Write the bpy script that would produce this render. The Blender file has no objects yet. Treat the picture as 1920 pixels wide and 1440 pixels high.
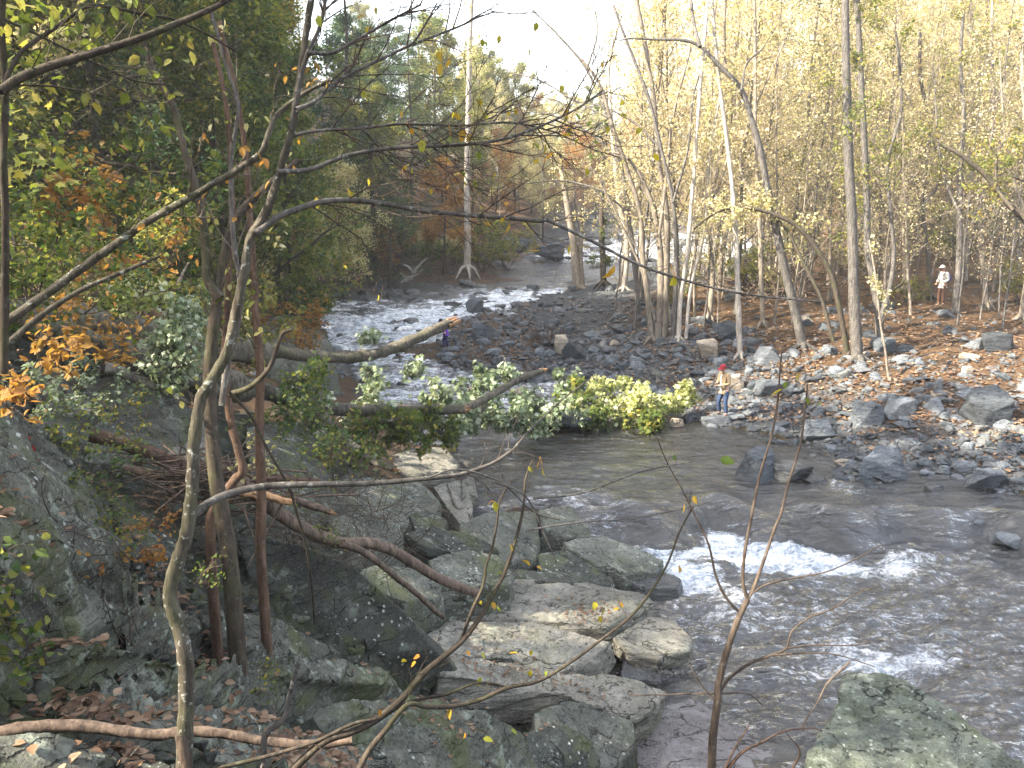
import bpy, bmesh, math, random
import numpy as np
from mathutils import Vector, Matrix
from mathutils.bvhtree import BVHTree
R = math.radians
SC = bpy.context.scene
COL = SC.collection
# ------------------------------------------------------------------ camera
F_PX, CAM_Z, PITCH = 1663.0, 7.6, R(12.9)
cam_d = bpy.data.cameras.new('camera'); cam = bpy.data.objects.new('camera', cam_d); COL.objects.link(cam)
cam.location = (0, 0, CAM_Z); cam.rotation_euler = (R(90) - PITCH, 0, 0)
cam_d.sensor_width = 36; cam_d.lens = 36 * F_PX / 1920; cam_d.clip_start = .05; cam_d.clip_end = 2000
SC.camera = cam
# ------------------------------------------------------------------ sky, sun, exposure
SUN_TO = Vector((-0.78, -0.26, 0.66)).normalized()
SUN_EL = math.asin(SUN_TO.z); SUN_AZ = math.atan2(SUN_TO.x, SUN_TO.y)
wd = bpy.data.worlds.new('World'); SC.world = wd; wd.use_nodes = True
wn = wd.node_tree.nodes; wl = wd.node_tree.links
bgn = wn.get('Background') or wn.new('ShaderNodeBackground')
skt = wn.new('ShaderNodeTexSky'); skt.sky_type = 'NISHITA'; skt.sun_disc = False
skt.sun_elevation = SUN_EL; skt.sun_rotation = SUN_AZ; skt.dust_density = 3.0; skt.air_density = 1.0
hsv = wn.new('ShaderNodeHueSaturation'); hsv.inputs['Saturation'].default_value = .55   # paler sky, so the shade turns less blue
wl.new(skt.outputs[0], hsv.inputs['Color']); wl.new(hsv.outputs[0], bgn.inputs[0]); bgn.inputs[1].default_value = 0.15
sun_d = bpy.data.lights.new('sun', 'SUN'); sun_d.energy = 5.0; sun_d.angle = R(0.5); sun_d.color = (1, .90, .74)
sun = bpy.data.objects.new('sun', sun_d); COL.objects.link(sun); sun.location = (-30, -20, 60)
sun.rotation_euler = SUN_TO.to_track_quat('Z', 'Y').to_euler()
SC.view_settings.view_transform = 'Standard'; SC.view_settings.look = 'None'
SC.view_settings.exposure = 2.6; SC.view_settings.gamma = 1
SC.render.engine = 'CYCLES'
cy = SC.cycles; cy.max_bounces = 6; cy.diffuse_bounces = 3; cy.glossy_bounces = 2; cy.transmission_bounces = 3
cy.transparent_max_bounces = 8; cy.sample_clamp_indirect = 4; cy.use_denoising = True; cy.caustics_reflective = False; cy.caustics_refractive = False
# ------------------------------------------------------------------ pixel <-> place helpers
cp, sp = math.cos(PITCH), math.sin(PITCH)
def ray(u, v):
    a = (u - 960) / F_PX; b = (720 - v) / F_PX
    return np.array([a, cp + b * sp, -sp + b * cp])
def at(u, v, Y):
    d = ray(u, v); return np.array([0, 0, CAM_Z]) + d * (Y / d[1])
def atz(u, v, z):
    d = ray(u, v); return np.array([0, 0, CAM_Z]) + d * ((z - CAM_Z) / d[2])
def depth(p): return p[1] * cp - (p[2] - CAM_Z) * sp
def px(p, w): return w * depth(p) / F_PX           # size in metres of w pixels at p
# ------------------------------------------------------------------ numpy noise
def _h(ix, iy, iz, seed):
    n = (ix * 374761393 + iy * 668265263 + iz * 2147483647 + seed * 1274126177) & 0xffffffff
    n = ((n ^ (n >> 13)) * 1274126177) & 0xffffffff
    n = n ^ (n >> 16)
    return (n & 0xffff) / 32767.5 - 1.0
def vnoise(P, seed=0):
    P = np.asarray(P, float); I = np.floor(P).astype(np.int64); f = P - I; f = f * f * (3 - 2 * f)
    x, y, z = I[:, 0], I[:, 1], I[:, 2]; r = 0
    for dx in (0, 1):
        wx = f[:, 0] if dx else 1 - f[:, 0]
        for dy in (0, 1):
            wy = f[:, 1] if dy else 1 - f[:, 1]
            for dz in (0, 1):
                wz = f[:, 2] if dz else 1 - f[:, 2]
                r = r + wx * wy * wz * _h(x + dx, y + dy, z + dz, seed)
    return r
def fbm(P, seed=0, octv=4, gain=.5):
    a, r, P = 1.0, 0, np.asarray(P, float)
    for k in range(octv): r = r + a * vnoise(P, seed + k * 17); P = P * 2.03 + 7.1; a *= gain
    return r
def fbm2(x, y, s, seed, octv=4): return fbm(np.stack([x * s, y * s, x * 0 + .5], 1), seed, octv)
def sstep(a, b, x): t = np.clip((x - a) / (b - a), 0, 1); return t * t * (3 - 2 * t)
# ------------------------------------------------------------------ terrain: heights between surveyed points
SH = [ # shoreline and bed, as (photo u, photo v, height)
 (1480,1440,-.68),(1330,1345,-.66),(1300,1235,-.66),(1245,1110,-.66),(1185,1040,-.62),(1090,985,-.5),(990,955,0),(900,958,.02),(880,900,0),(850,835,0),(760,822,0),(720,775,0),(660,730,.1),
 (620,680,.3),(600,640,.55),(575,600,.85),(560,575,1.05),(640,562,1.15),(740,548,1.3),(860,535,1.5),(930,520,1.5),(985,503,1.5),(1040,492,1.6),(1030,455,2.4),
 (2000,1055,-.65),(1840,985,-.63),(1745,955,-.6),(1700,925,-.2),(1610,882,0),(1540,840,0),(1450,818,0),(1350,800,0),(1260,775,0),(1190,738,0),(1050,712,.05),(900,702,.1),(838,682,.2),(800,650,.5),
 (840,612,.8),(900,587,1.0),(990,562,1.25),(1070,548,1.45),(1140,528,1.5),(1240,508,1.5),
 (1800,1200,-1.2),(1500,1100,-1.15),(1600,1300,-1.2),(1950,1330,-1.3),(1400,1230,-1.0),(1250,1010,-1.0),(1500,1010,-.95),(1700,1040,-.95),
 (1300,880,-.6),(1100,860,-.6),(960,840,-.5),(1150,930,-.3),(1300,945,-.25),(1450,930,-.25),(1600,935,-.25),(1450,870,-.3),(1000,800,-.5),(850,770,-.4),(1060,760,-.25),
 (750,720,-.3),(700,670,.1),(680,620,.45),(760,590,.7),(880,563,.95),(1000,546,1.15),(1000,518,.9),(1120,508,.9),
 (1180,468,1.9),(1230,440,2.6),(1340,478,1.7),(1380,450,2.4),
 (1400,770,.25),(1500,765,.4),(1700,820,.4),(1900,890,.3),(1920,790,1.0),(1650,710,1.25),(1450,690,1.15),(1300,720,.5),(1250,650,1.2),(1100,660,.75),(960,650,.7),(1100,590,1.35),(1200,560,1.9),
 (1500,610,2.1),(1750,575,2.3),(1900,615,1.9),(1600,650,1.6)]
NEAR = [(520,1010,3.1),(640,1100,2.4),(760,1200,1.5),(900,1140,.0),(850,1060,.2),(700,1000,1.5),(600,940,2.1),(780,940,.3),(650,880,1.3),(700,840,.6),
 (480,900,2.6),(560,800,1.9),(560,700,1.6),(480,640,2.2),(540,590,1.4),(1000,1150,-.2),(950,1220,-.1),(1100,1290,-.2),(1150,1400,-.7),(800,1300,.7),(950,1430,.6),
 (600,1290,2.2),(640,1430,2.6),(450,1350,3.6),(450,1200,3.3),(345,1430,4.45),(100,1420,4.6),(100,1250,4.5),(200,1180,4.0),(250,1050,4.2),(420,1120,3.4),(330,1000,3.7),
 (80,950,4.8),(60,800,5.2),(200,850,4.2),(330,830,3.6),(200,720,4.1),(380,760,3.2),(400,680,2.8),(80,680,5.2),(250,620,3.9),(100,600,5.4)]
WPT = [(0,0,5.95),(-2,1.5,5.6),(2,2,5.3),(0,3,4.9),(-3,0,6.6),(4,0,4.4),(3.5,4,3.2),(1.5,5,3.9),(-1.6,4.1,4.4),(2.6,7,1.9),(6,5,.2),(9,6,-1.2),(5,9,-.3),(14,8,-1.2),(22,10,-1),(10,0,-.9),(0,-8,7.5),(-10,-8,12),(12,-10,-.5),(25,-5,-.5),(35,8,.5),(30,18,1.5),(-8,3,8.5),
 (-14,6,12),(-22,0,17),(-9,9,7.6),(-14,14,9.5),(-22,16,15),(-14,22,7.4),(-24,28,14),(-15,32,5.6),(-12.5,38,3.0),(-20,40,9),(-34,36,21),(-15,48,3.2),(-22,52,8.5),(-13,56,3),(-36,60,24),(-9,57,2.2),(-16,66,6),(-4,68,2.4),
 (-8,76,5),(-24,80,16),(-3,84,5),(2,96,4.8),(-14,100,11),(-36,110,30),(6,120,5.8),(-6,130,9),(12,150,7),(-20,170,13),(8,210,9),(-60,60,38),(-60,0,34),(-80,130,46),
 (18,88,3.2),(28,98,4.2),(17,62,2.2),(24,56,3.4),(32,50,4.6),(22,44,2.9),(30,38,3.0),(36,28,3.2),(34,70,6),(44,60,8),(50,45,7.5),(26,76,2.6),(40,84,10),(60,80,18),(40,110,13),(60,120,24),(90,90,32),(60,20,8),(90,30,22),(100,160,30),(30,150,11),(48,180,16),(20,110,5.2)]
pts = [tuple(atz(u, v, z)) for u, v, z in SH + NEAR] + WPT
CP = np.array(pts, float)
def _phi(A, B):
    d2 = ((A[:, None, :2] - B[None, :, :2]) ** 2).sum(2); return np.sqrt(d2 + .04)
_n = len(CP); _A = np.zeros((_n + 3, _n + 3)); _A[:_n, :_n] = _phi(CP, CP) - np.eye(_n) * .03
_A[:_n, _n] = 1; _A[:_n, _n + 1:] = CP[:, :2]; _A[_n:, :_n] = _A[:_n, _n:].T
_b = np.zeros(_n + 3); _b[:_n] = CP[:, 2]
_W = np.linalg.solve(_A, _b)
# named landmarks, for telling look-alikes apart by what they lie beside
MARKS = [(tuple(atz(u, v, z)[:2]), n) for u, v, z, n in [(1356,784,.2,'the fisherman'), (1326,683,.8,'the upright tan boulder'), (1080,672,.7,'the cube-like boulder'), (1437,686,1.1,'the smooth rounded boulder'), (1645,900,0,'the side-channel boulder'), (1628,800,.5,'the broad grey boulder of the shore'),
 (1862,797,.9,'the large dark block on the slope'), (1608,680,1.3,'the thickest grey trunk'), (1505,655,1.6,'the twice-kinked trunk'), (1800,620,1.8,'the long fallen pole'), (1018,648,.9,'the twiggy reddish bush'), (905,642,.6,'the stooping child'), (1232,640,1.2,'the clump of pale stems'), (1388,672,1.2,'the pale straight stem'),
 (1853,932,-.1,'the whitish block of the shore'), (1435,545,2.6,'the brushwood drift'), (1763,577,2.2,'the hiker'), (1085,545,1.5,'the stout leaning trunk'), (1537,830,0,'the pale flat stone at the pool'), (1150,590,1.4,'the head of the gravel bar'), (940,600,1.0,'the edge of the rapids'), (1720,760,.9,'the leafy slope'), (600,520,2,'the driftwood logs'), (440,560,3.2,'the tall yellow shrub'), (250,560,4.8,'the root end of the huge fallen trunk'), (120,560,6,'the edge of the shaded slope'), (380,520,5,'the dense green shrub'), (560,505,3,'the golden small tree'), (1600,540,3,'the forked trunk'), (1850,540,3.6,'the pale trunk to the side of the hiker'), (1300,500,2.6,'the slender pair of pale stems'), (560,620,1.5,'the boulders at the bend'), (768,528,2,'the upturned root'), (1920,700,1.6,'the half-sunk rock below the pole'), (1740,850,.2,'the light sloping boulder'), (1690,925,-.2,'the thin brownish stone')]]
def near(x, y):
    d = [math.hypot(x - a[0], y - a[1]) for a, n in MARKS]; i = int(np.argmin(d)); a, n = MARKS[i]; q = d[i]
    if q > 14: return None
    dx, dy = x - a[0], y - a[1]
    r = 'touching' if q < .8 else 'close to' if q < 1.6 else ('just behind' if dy > 0 else 'just in front of') if abs(dy) > abs(dx) and q < 4 else ('beyond' if dy > 0 else 'nearer than') if abs(dy) > abs(dx) else 'right of' if dx > 0 else 'left of'
    return r + ' ' + n
def base_z(x, y):
    x = np.atleast_1d(np.asarray(x, float)); y = np.atleast_1d(np.asarray(y, float)); o = np.empty(len(x))
    for s in range(0, len(x), 20000):
        q = np.stack([x[s:s + 20000], y[s:s + 20000]], 1)
        o[s:s + 20000] = _phi(q, CP) @ _W[:_n] + _W[_n] + q @ _W[_n + 1:]
    return o
def rough(x, y):
    r = np.hypot(x, y)
    return fbm2(x, y, .9, 3, 4) * (.07 + .001 * np.minimum(r, 150)) + fbm2(x, y, .22, 9, 3) * (.06 + .004 * np.minimum(r, 150)) * sstep(15, 40, r)
def rocky(x, y):   # 1 on the bare-rock near bank
    return sstep(-9.5, -6, x) * (1 - sstep(17.5, 22, y)) * (1 - sstep(5.5, 7, x)) * sstep(1.5, 4, y)
def ledges(x, y):  # bedding steps of the near bank, and the ground kept below the rocks that stand on it
    b = rocky(x, y); q = x * .45 + y * .22 + fbm2(x, y, .5, 31, 4) * .55; f = q * 1.6 - np.floor(q * 1.6)
    return b * (.24 * (sstep(.55, .95, f) - f) + .10 * fbm2(x, y, 2.1, 33, 4) - .22)
def gz(x, y): return base_z(x, y) + ledges(np.atleast_1d(np.asarray(x, float)), np.atleast_1d(np.asarray(y, float))) + rough(np.atleast_1d(np.asarray(x, float)), np.atleast_1d(np.asarray(y, float)))
def gz1(x, y): return float(gz([x], [y])[0])
def LIP(x): return 20.1 + .28 * np.sin(x * 1.3 + 1) + .22 * np.sin(x * 2.9) - .05 * np.clip(x - 6, 0, 6)
def water_z(x, y):
    z = np.where(y > 64, 1.5 + (y - 64) * .058, 1.5 * sstep(31.5, 52.5, y))
    z = z - .66 * (1 - sstep(LIP(x) - .75, LIP(x) + .25, y))
    return z
def wz1(x, y): return float(water_z(np.array([x]), np.array([y]))[0])
_gx = np.arange(-110, 150.1, .4); _gy = np.arange(-2, 210.1, .4); _GG = None
def bfast(x, y):
    global _GG
    if _GG is None: XX, YY = np.meshgrid(_gx, _gy); _GG = base_z(XX.ravel(), YY.ravel()).reshape(XX.shape)
    i = np.clip((np.asarray(x) + 110) / .4, 0, len(_gx) - 1.01); j = np.clip((np.asarray(y) + 2) / .4, 0, len(_gy) - 1.01); a = i.astype(int); b = j.astype(int); i = i - a; j = j - b
    return _GG[b, a] * (1 - i) * (1 - j) + _GG[b, a + 1] * i * (1 - j) + _GG[b + 1, a] * (1 - i) * j + _GG[b + 1, a + 1] * i * j
def ground(u, v, tmax=200):
    d = ray(u, v); t = np.concatenate([np.arange(2, 60, .1), np.arange(60, tmax, .5)])
    P = np.array([0, 0, CAM_Z]) + t[:, None] * d
    hit = np.nonzero(P[:, 2] < bfast(P[:, 0], P[:, 1]))[0]
    p = P[hit[0]] if len(hit) else P[-1]
    p = p.copy(); p[2] = gz1(p[0], p[1]); return p
# ------------------------------------------------------------------ mesh accumulation
class MB:
    def __init__(s): s.v = []; s.f = {}; s.n = 0; s.r = []
    def add(s, V, Fc, rnd=None):
        V = np.asarray(V, float).reshape(-1, 3); Fc = np.asarray(Fc, np.int64)
        s.v.append(V); s.f.setdefault(Fc.shape[1], []).append(Fc + s.n); s.n += len(V)
        s.r.append(np.full(len(V), .5) if rnd is None else (np.asarray(rnd, float) if np.ndim(rnd) else np.full(len(V), float(rnd))))
    def mesh(s, name, mat, smooth=True):
        me = bpy.data.meshes.new(name)
        if s.n:
            V = np.concatenate(s.v); me.vertices.add(len(V)); me.vertices.foreach_set('co', V.astype(np.float32).ravel())
            loops = []; starts = []; tot = []; c = 0
            for k, L in s.f.items():
                A = np.concatenate(L); loops.append(A.ravel()); starts.append(c + np.arange(len(A)) * k); tot.append(np.full(len(A), k)); c += A.size
            loops = np.concatenate(loops).astype(np.int32); starts = np.concatenate(starts).astype(np.int32)
            me.loops.add(len(loops)); me.loops.foreach_set('vertex_index', loops)
            me.polygons.add(len(starts)); me.polygons.foreach_set('loop_start', starts)
            me.polygons.foreach_set('use_smooth', np.full(len(starts), smooth, bool))
            me.update(calc_edges=True); me.validate()
            at_ = me.attributes.new('rnd', 'FLOAT', 'POINT'); at_.data.foreach_set('value', np.concatenate(s.r).astype(np.float32))
        if mat: me.materials.append(mat)
        return me
    def build(s, name, mat, parent=None, smooth=True): return obj(name, s.mesh(name, mat, smooth), parent)
def obj(name, me, parent=None):
    o = bpy.data.objects.new(name, me); COL.objects.link(o)
    if parent: o.parent = parent
    return o
def tag(o, label=None, cat=None, group=None, kind=None):
    if label: o['label'] = label
    if cat: o['category'] = cat
    if group: o['group'] = group
    if kind: o['kind'] = kind
    return o
def empty(name, loc, label, cat, group=None, rz=0, sc=1):
    o = bpy.data.objects.new(name, None); COL.objects.link(o); o.location = loc; o.rotation_euler = (0, 0, rz); o.scale = (sc,) * 3
    o.empty_display_size = .1
    return tag(o, label, cat, group)
def copy_tree(o, kids, loc, rz, sc, label=None, group=None):
    c = o.copy(); COL.objects.link(c); c.location = loc; c.rotation_euler = (0, 0, rz); c.scale = (sc,) * 3
    if label: c['label'] = label
    if group: c['group'] = group
    for k in kids:
        d = k.copy(); COL.objects.link(d); d.parent = c
    return c
def spline(P, n=6):
    P = np.asarray(P, float)
    if len(P) < 3: return P
    E = np.vstack([2 * P[0] - P[1], P, 2 * P[-1] - P[-2]]); out = []
    for i in range(1, len(E) - 2):
        a, b, c, d = E[i - 1], E[i], E[i + 1], E[i + 2]
        for t in np.arange(n) / n:
            out.append(.5 * ((2 * b) + (-a + c) * t + (2 * a - 5 * b + 4 * c - d) * t * t + (-a + 3 * b - 3 * c + d) * t ** 3))
    out.append(P[-1]); return np.array(out)
def tube(mb, P, Rr, k=6, rnd=.5, bump=0, seed=0, cap=False):
    P = np.asarray(P, float); n = len(P); Rr = np.broadcast_to(np.asarray(Rr, float), (n,))
    T = np.gradient(P, axis=0); T /= np.linalg.norm(T, axis=1)[:, None] + 1e-9
    ref = np.array([0, 0, 1.]) if abs(T[:, 2]).mean() < .8 else np.array([1., 0, 0])
    A = np.cross(T, ref); A /= np.linalg.norm(A, axis=1)[:, None] + 1e-9; B = np.cross(T, A)
    an = np.arange(k) * 2 * math.pi / k
    V = P[:, None, :] + Rr[:, None, None] * (A[:, None, :] * np.cos(an)[None, :, None] + B[:, None, :] * np.sin(an)[None, :, None])
    V = V.reshape(-1, 3)
    if bump:
        nv = V - np.repeat(P, k, 0); ln = np.repeat(Rr, k)[:, None] + 1e-9
        V = V + nv / ln * (fbm(V * (.6 / bump), seed, 3)[:, None] * bump)
    i = np.arange(n - 1)[:, None] * k; j = np.arange(k)[None, :]; j2 = (j + 1) % k
    Fq = np.stack([i + j, i + j2, i + k + j2, i + k + j], 2).reshape(-1, 4)
    mb.add(V, Fq, rnd)
    if cap:
        for s, e in ((0, -1), ((n - 1) * k, 1)):
            c = V[s:s + k].mean(0); idx = np.arange(k)
            mb.add(np.vstack([V[s:s + k], c[None]]), np.stack([idx, (idx + 1) % k, np.full(k, k)], 1)[:, ::e], .97)
# leaves: template verts in (x across, y along, z up)
LT = {'card': (np.array([[-.5, .1, 0], [0, 0, .05], [.5, .35, 0], [.1, 1, .02]]) , np.array([[0, 1, 2, 3]])),
 'leaf': (np.array([[0, 0, 0], [-.30, .28, .07], [0, .33, -.02], [.30, .28, .07], [-.27, .62, .06], [0, .66, -.04], [.27, .62, .06], [0, 1, -.10]]),
          np.array([[0, 2, 1, 1], [0, 3, 2, 2], [1, 2, 5, 4], [2, 3, 6, 5], [4, 5, 7, 7], [5, 6, 7, 7]])),
 'long': (np.array([[0, 0, 0], [-.17, .35, .05], [.17, .35, .05], [0, .4, -.02], [0, 1, -.15]]), np.array([[0, 3, 1, 1], [0, 2, 3, 3], [1, 3, 4, 4], [3, 2, 4, 4]]))}
LEAFTRI = {}
for k_, (V_, F_) in LT.items():
    if F_.shape[1] == 4 and k_ != 'card':
        T_ = []
        for q in F_:
            if q[3] == q[2]: T_.append(q[:3])
            else: T_ += [[q[0], q[1], q[2]], [q[0], q[2], q[3]]]
        LT[k_] = (V_, np.array(T_))
LT['lobed'] = (np.array([[0,0,0],[-.5,.12,.05],[-.28,.3,.02],[-.55,.55,-.06],[-.2,.6,.02],[0,1,-.1],[.2,.6,.02],[.55,.55,-.06],[.28,.3,.02],[.5,.12,.05],[0,.4,-.04]]),
   np.array([[0,10,1],[1,10,2],[2,10,3],[3,10,4],[4,10,5],[5,10,6],[6,10,7],[7,10,8],[8,10,9],[9,10,0]]))
def leaves(mb, P, size, rng, kind='card', droop=.4, flat=0., rndc=None):
    P = np.asarray(P, float); n = len(P)
    if not n: return
    T, Fc = LT[kind]
    th = rng.uniform(0, 2 * math.pi, n); el = rng.normal(-droop, .5, n) * (1 - flat)
    Y = np.stack([np.cos(th) * np.cos(el), np.sin(th) * np.cos(el), np.sin(el)], 1)
    U = rng.normal(size=(n, 3)) * (1 - flat) * .7 + [0, 0, 1]
    X = np.cross(Y, U); X /= np.linalg.norm(X, axis=1)[:, None] + 1e-9; Z = np.cross(X, Y)
    s = size * rng.uniform(.65, 1.25, n); s = s[:, None, None]
    V = P[:, None, :] + s * (T[None, :, 0:1] * X[:, None] + T[None, :, 1:2] * Y[:, None] + T[None, :, 2:3] * Z[:, None])
    Fa = (np.arange(n)[:, None, None] * len(T) + Fc[None]).reshape(-1, Fc.shape[1])
    r = rng.uniform(0, 1, n) if rndc is None else rndc
    mb.add(V.reshape(-1, 3), Fa, np.repeat(r, len(T)))
# ------------------------------------------------------------------ materials
class NT:
    def __init__(s, name):
        s.m = bpy.data.materials.new(name); s.m.use_nodes = True; s.t = s.m.node_tree; s.t.nodes.clear()
    def n(s, typ, **k):
        nd = s.t.nodes.new(typ)
        for a, b in k.items():
            if a.startswith('_'): setattr(nd, a[1:], b)
            else:
                key = int(a[1:]) if a[0] == 'i' and a[1:].isdigit() else a.replace('_', ' ')
                if isinstance(b, bpy.types.NodeSocket): s.t.links.new(b, nd.inputs[key])
                else: nd.inputs[key].default_value = b
        return nd
    def noise(s, vec, scale, detail=5, rough=.6, dist=0):
        return s.n('ShaderNodeTexNoise', Vector=vec, Scale=scale, Detail=detail, Roughness=rough, Distortion=dist).outputs['Fac']
    def mapr(s, v, a, b, c=0., d=1.): return s.n('ShaderNodeMapRange', i0=v, i1=a, i2=b, i3=c, i4=d).outputs[0]
    def mul(s, a, b): return s.n('ShaderNodeMath', _operation='MULTIPLY', i0=a, i1=b).outputs[0]
    def add(s, a, b): return s.n('ShaderNodeMath', _operation='ADD', i0=a, i1=b).outputs[0]
    def mix(s, f, a, b): return s.n('ShaderNodeMix', _data_type='RGBA', i0=f, i6=a, i7=b).outputs[2]
    def ramp(s, f, stops, interp='LINEAR'):
        r = s.n('ShaderNodeValToRGB', i0=f); e = r.color_ramp.elements; r.color_ramp.interpolation = interp
        while len(e) < len(stops): e.new(.5)
        for q, (p, c) in zip(e, stops): q.position = p; q.color = (*c, 1) if len(c) == 3 else c
        return r.outputs[0]
    def pos(s, stretch=None, obj=False):
        v = s.n('ShaderNodeTexCoord').outputs['Object'] if obj else s.n('ShaderNodeNewGeometry').outputs['Position']
        if stretch: v = s.n('ShaderNodeMapping', i0=v, Scale=stretch[0], Rotation=stretch[1]).outputs[0]
        return v
    def bump(s, h, st, dist=.02): return s.n('ShaderNodeBump', Height=h, Strength=st, Distance=dist).outputs[0]
    def out(s, sh): s.t.links.new(sh, s.n('ShaderNodeOutputMaterial').inputs[0]); return s.m
    def bsdf(s, col, rough=.8, nor=None, spec=.3, **k):
        p = s.n('ShaderNodeBsdfPrincipled', Base_Color=col, Roughness=rough, **k)
        p.inputs['Specular IOR Level'].default_value = spec
        if nor is not None: s.t.links.new(nor, p.inputs['Normal'])
        return p.outputs[0]
def c4(c): return (*c, 1)
def rock_mat(name, dark, mid, light, lichen=.5, moss=.3, strat=True, wet=False, leafy=0, scale=1., warm=None, waterline=None):
    t = NT(name); P = t.pos(((1, 1, 1), (0, 0, 0))); S = t.pos(((1.2, 1.6, 7), (R(10), R(-8), R(25))))
    oi = t.n('ShaderNodeObjectInfo')
    a = t.noise(P, 1.1 * scale, 7, .65); b = t.noise(S, 1.6 * scale, 7, .62, .3); g = t.noise(P, 26 * scale, 4, .7)
    col = t.ramp(t.add(t.mul(a, .5), t.mul(b, .5)), [(.37, dark), (.5, mid), (.62, light)])
    if warm: col = t.mix(t.mapr(t.noise(P, .7, 3), .55, .68, 0, .8), col, c4(warm))
    col = t.mix(t.mul(t.mapr(g, .35, .7), .55), col, t.mix(.5, col, c4(tuple(min(1, 2.1 * x) for x in light))))
    col = t.mix(t.mapr(t.noise(S, 7, 5, .7),   .57, .63, 0, .9), col, c4(tuple(.35 * x for x in dark)))
    ve = t.n('ShaderNodeTexVoronoi', _feature='DISTANCE_TO_EDGE', Vector=t.n('ShaderNodeVectorMath', _operation='ADD', i0=t.pos(((.9, 1.1, 3.2), (R(12), R(-10), R(30)))), i1=t.n('ShaderNodeTexNoise', Vector=P, Scale=2.2, Detail=5.).outputs['Color']).outputs[0], Scale=1.15 * scale)
    crk = t.mul(t.mapr(ve.outputs['Distance'], .004, .022, 1, 0), t.mapr(t.noise(P, 1.9, 3), .42, .55))
    col = t.mix(t.mul(crk, .85), col, c4(tuple(.2 * x for x in dark)))
    if lichen:
        vo = t.n('ShaderNodeTexVoronoi', Vector=P, Scale=9 * scale); vo2 = t.n('ShaderNodeTexVoronoi', Vector=P, Scale=31 * scale)
        wob = t.mul(t.noise(P, 30, 3), .16)
        l1 = t.mapr(t.add(vo.outputs['Distance'], wob), .30, .24, 0, 1); l2 = t.mapr(t.add(vo2.outputs['Distance'], wob), .30, .22, 0, 1)
        gate = t.mapr(t.noise(P, .8, 3), .44, .62)
        patch = t.mul(t.mapr(t.noise(P, 4.2, 8, .75), .54, .60), t.mapr(t.noise(P, .9, 2), .45, .6))
        lc = t.mix(t.noise(P, 3), (.42, .47, .40, 1), (.62, .64, .58, 1))
        col = t.mix(t.mul(t.mul(l1, gate), lichen * .9), col, lc); col = t.mix(t.mul(t.mul(l2, t.mapr(t.noise(P, 1.7, 4), .50, .62)), lichen * .6), col, lc)
        col = t.mix(t.mul(patch, lichen * .75), col, (.34, .38, .31, 1))
    if moss:
        mo = t.mul(t.mapr(t.noise(P, 1.3, 7, .7), .50, .60), moss)
        col = t.mix(mo, col, t.mix(t.noise(P, 22, 3), (.035, .05, .008, 1), (.11, .125, .02, 1)))
    if leafy:
        vv = t.n('ShaderNodeTexVoronoi', Vector=P, Scale=11)
        col = t.mix(t.mul(t.mapr(t.noise(P, .8, 6, .7), .46, .52), leafy), col, t.ramp(vv.outputs['Color'], [(.1, (.05, .028, .014)), (.45, (.16, .075, .03)), (.75, (.26, .13, .05)), (.95, (.30, .2, .12))]))
    vr = t.mapr(oi.outputs['Random'], 0, 1, .72, 1.25)
    col = t.n('ShaderNodeVectorMath', _operation='SCALE', i0=col, Scale=vr).outputs[0]
    rg = t.mapr(b, .3, .7, .55, .9) if not wet else t.mapr(b, .3, .7, .12, .4)
    if waterline is not None:   # stone is dark and glossy where the stream keeps it wet
        z = t.n('ShaderNodeSeparateXYZ', i0=P).outputs[2]
        w_ = t.mapr(t.add(z, t.mul(t.noise(P, 3, 3), .16)), waterline + .10, waterline + .24, 1, 0)
        col = t.mix(t.mul(w_, .68), col, (.028, .026, .022, 1)); rg = t.n('ShaderNodeMix', i0=w_, i2=rg, i3=.2).outputs[0]
    nb = t.bump(t.add(t.add(t.mul(t.noise(S, 5, 8, .7), .7), t.mul(g, .35)), t.mul(crk, -.8)), 1., .055)
    return t.out(t.bsdf(col, rg, nb, .3 if not wet else .6))
M_ROCK = rock_mat('lichen_rock', (.012, .014, .010), (.050, .053, .042), (.135, .138, .112), .85, .5)
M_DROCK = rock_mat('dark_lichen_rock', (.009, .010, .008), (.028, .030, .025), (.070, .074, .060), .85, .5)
M_PALE = rock_mat('pale_ledge_rock', (.035, .032, .026), (.125, .118, .098), (.25, .235, .195), .35, .15, warm=(.22, .19, .14), waterline=-.66)
M_BANK = rock_mat('lichen_bank_rock', (.018, .020, .016), (.070, .073, .060), (.155, .156, .13), .65, .3, waterline=-.6)
M_WETSLAB = rock_mat('wet_slab_rock', (.06, .05, .045), (.12, .105, .10), (.22, .21, .215), .0, .0, wet=True, warm=(.20, .12, .08))
M_WET = rock_mat('wet_dark_rock', (.02, .022, .022), (.045, .046, .045), (.09, .09, .088), 0, 0, wet=True)
M_BLUE = rock_mat('blue_grey_stone', (.03, .035, .04), (.075, .084, .094), (.145, .158, .17), .15, 0, scale=1.4, waterline=-.66)
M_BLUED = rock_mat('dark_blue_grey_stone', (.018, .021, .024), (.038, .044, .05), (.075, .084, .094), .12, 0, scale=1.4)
M_TAN = rock_mat('tan_stone', (.12, .095, .07), (.24, .20, .15), (.36, .31, .245), .0, 0)
M_BOULDER = rock_mat('green_lichen_boulder', (.014, .018, .013), (.062, .072, .056), (.15, .165, .13), 1., .25, waterline=-.62)
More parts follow.
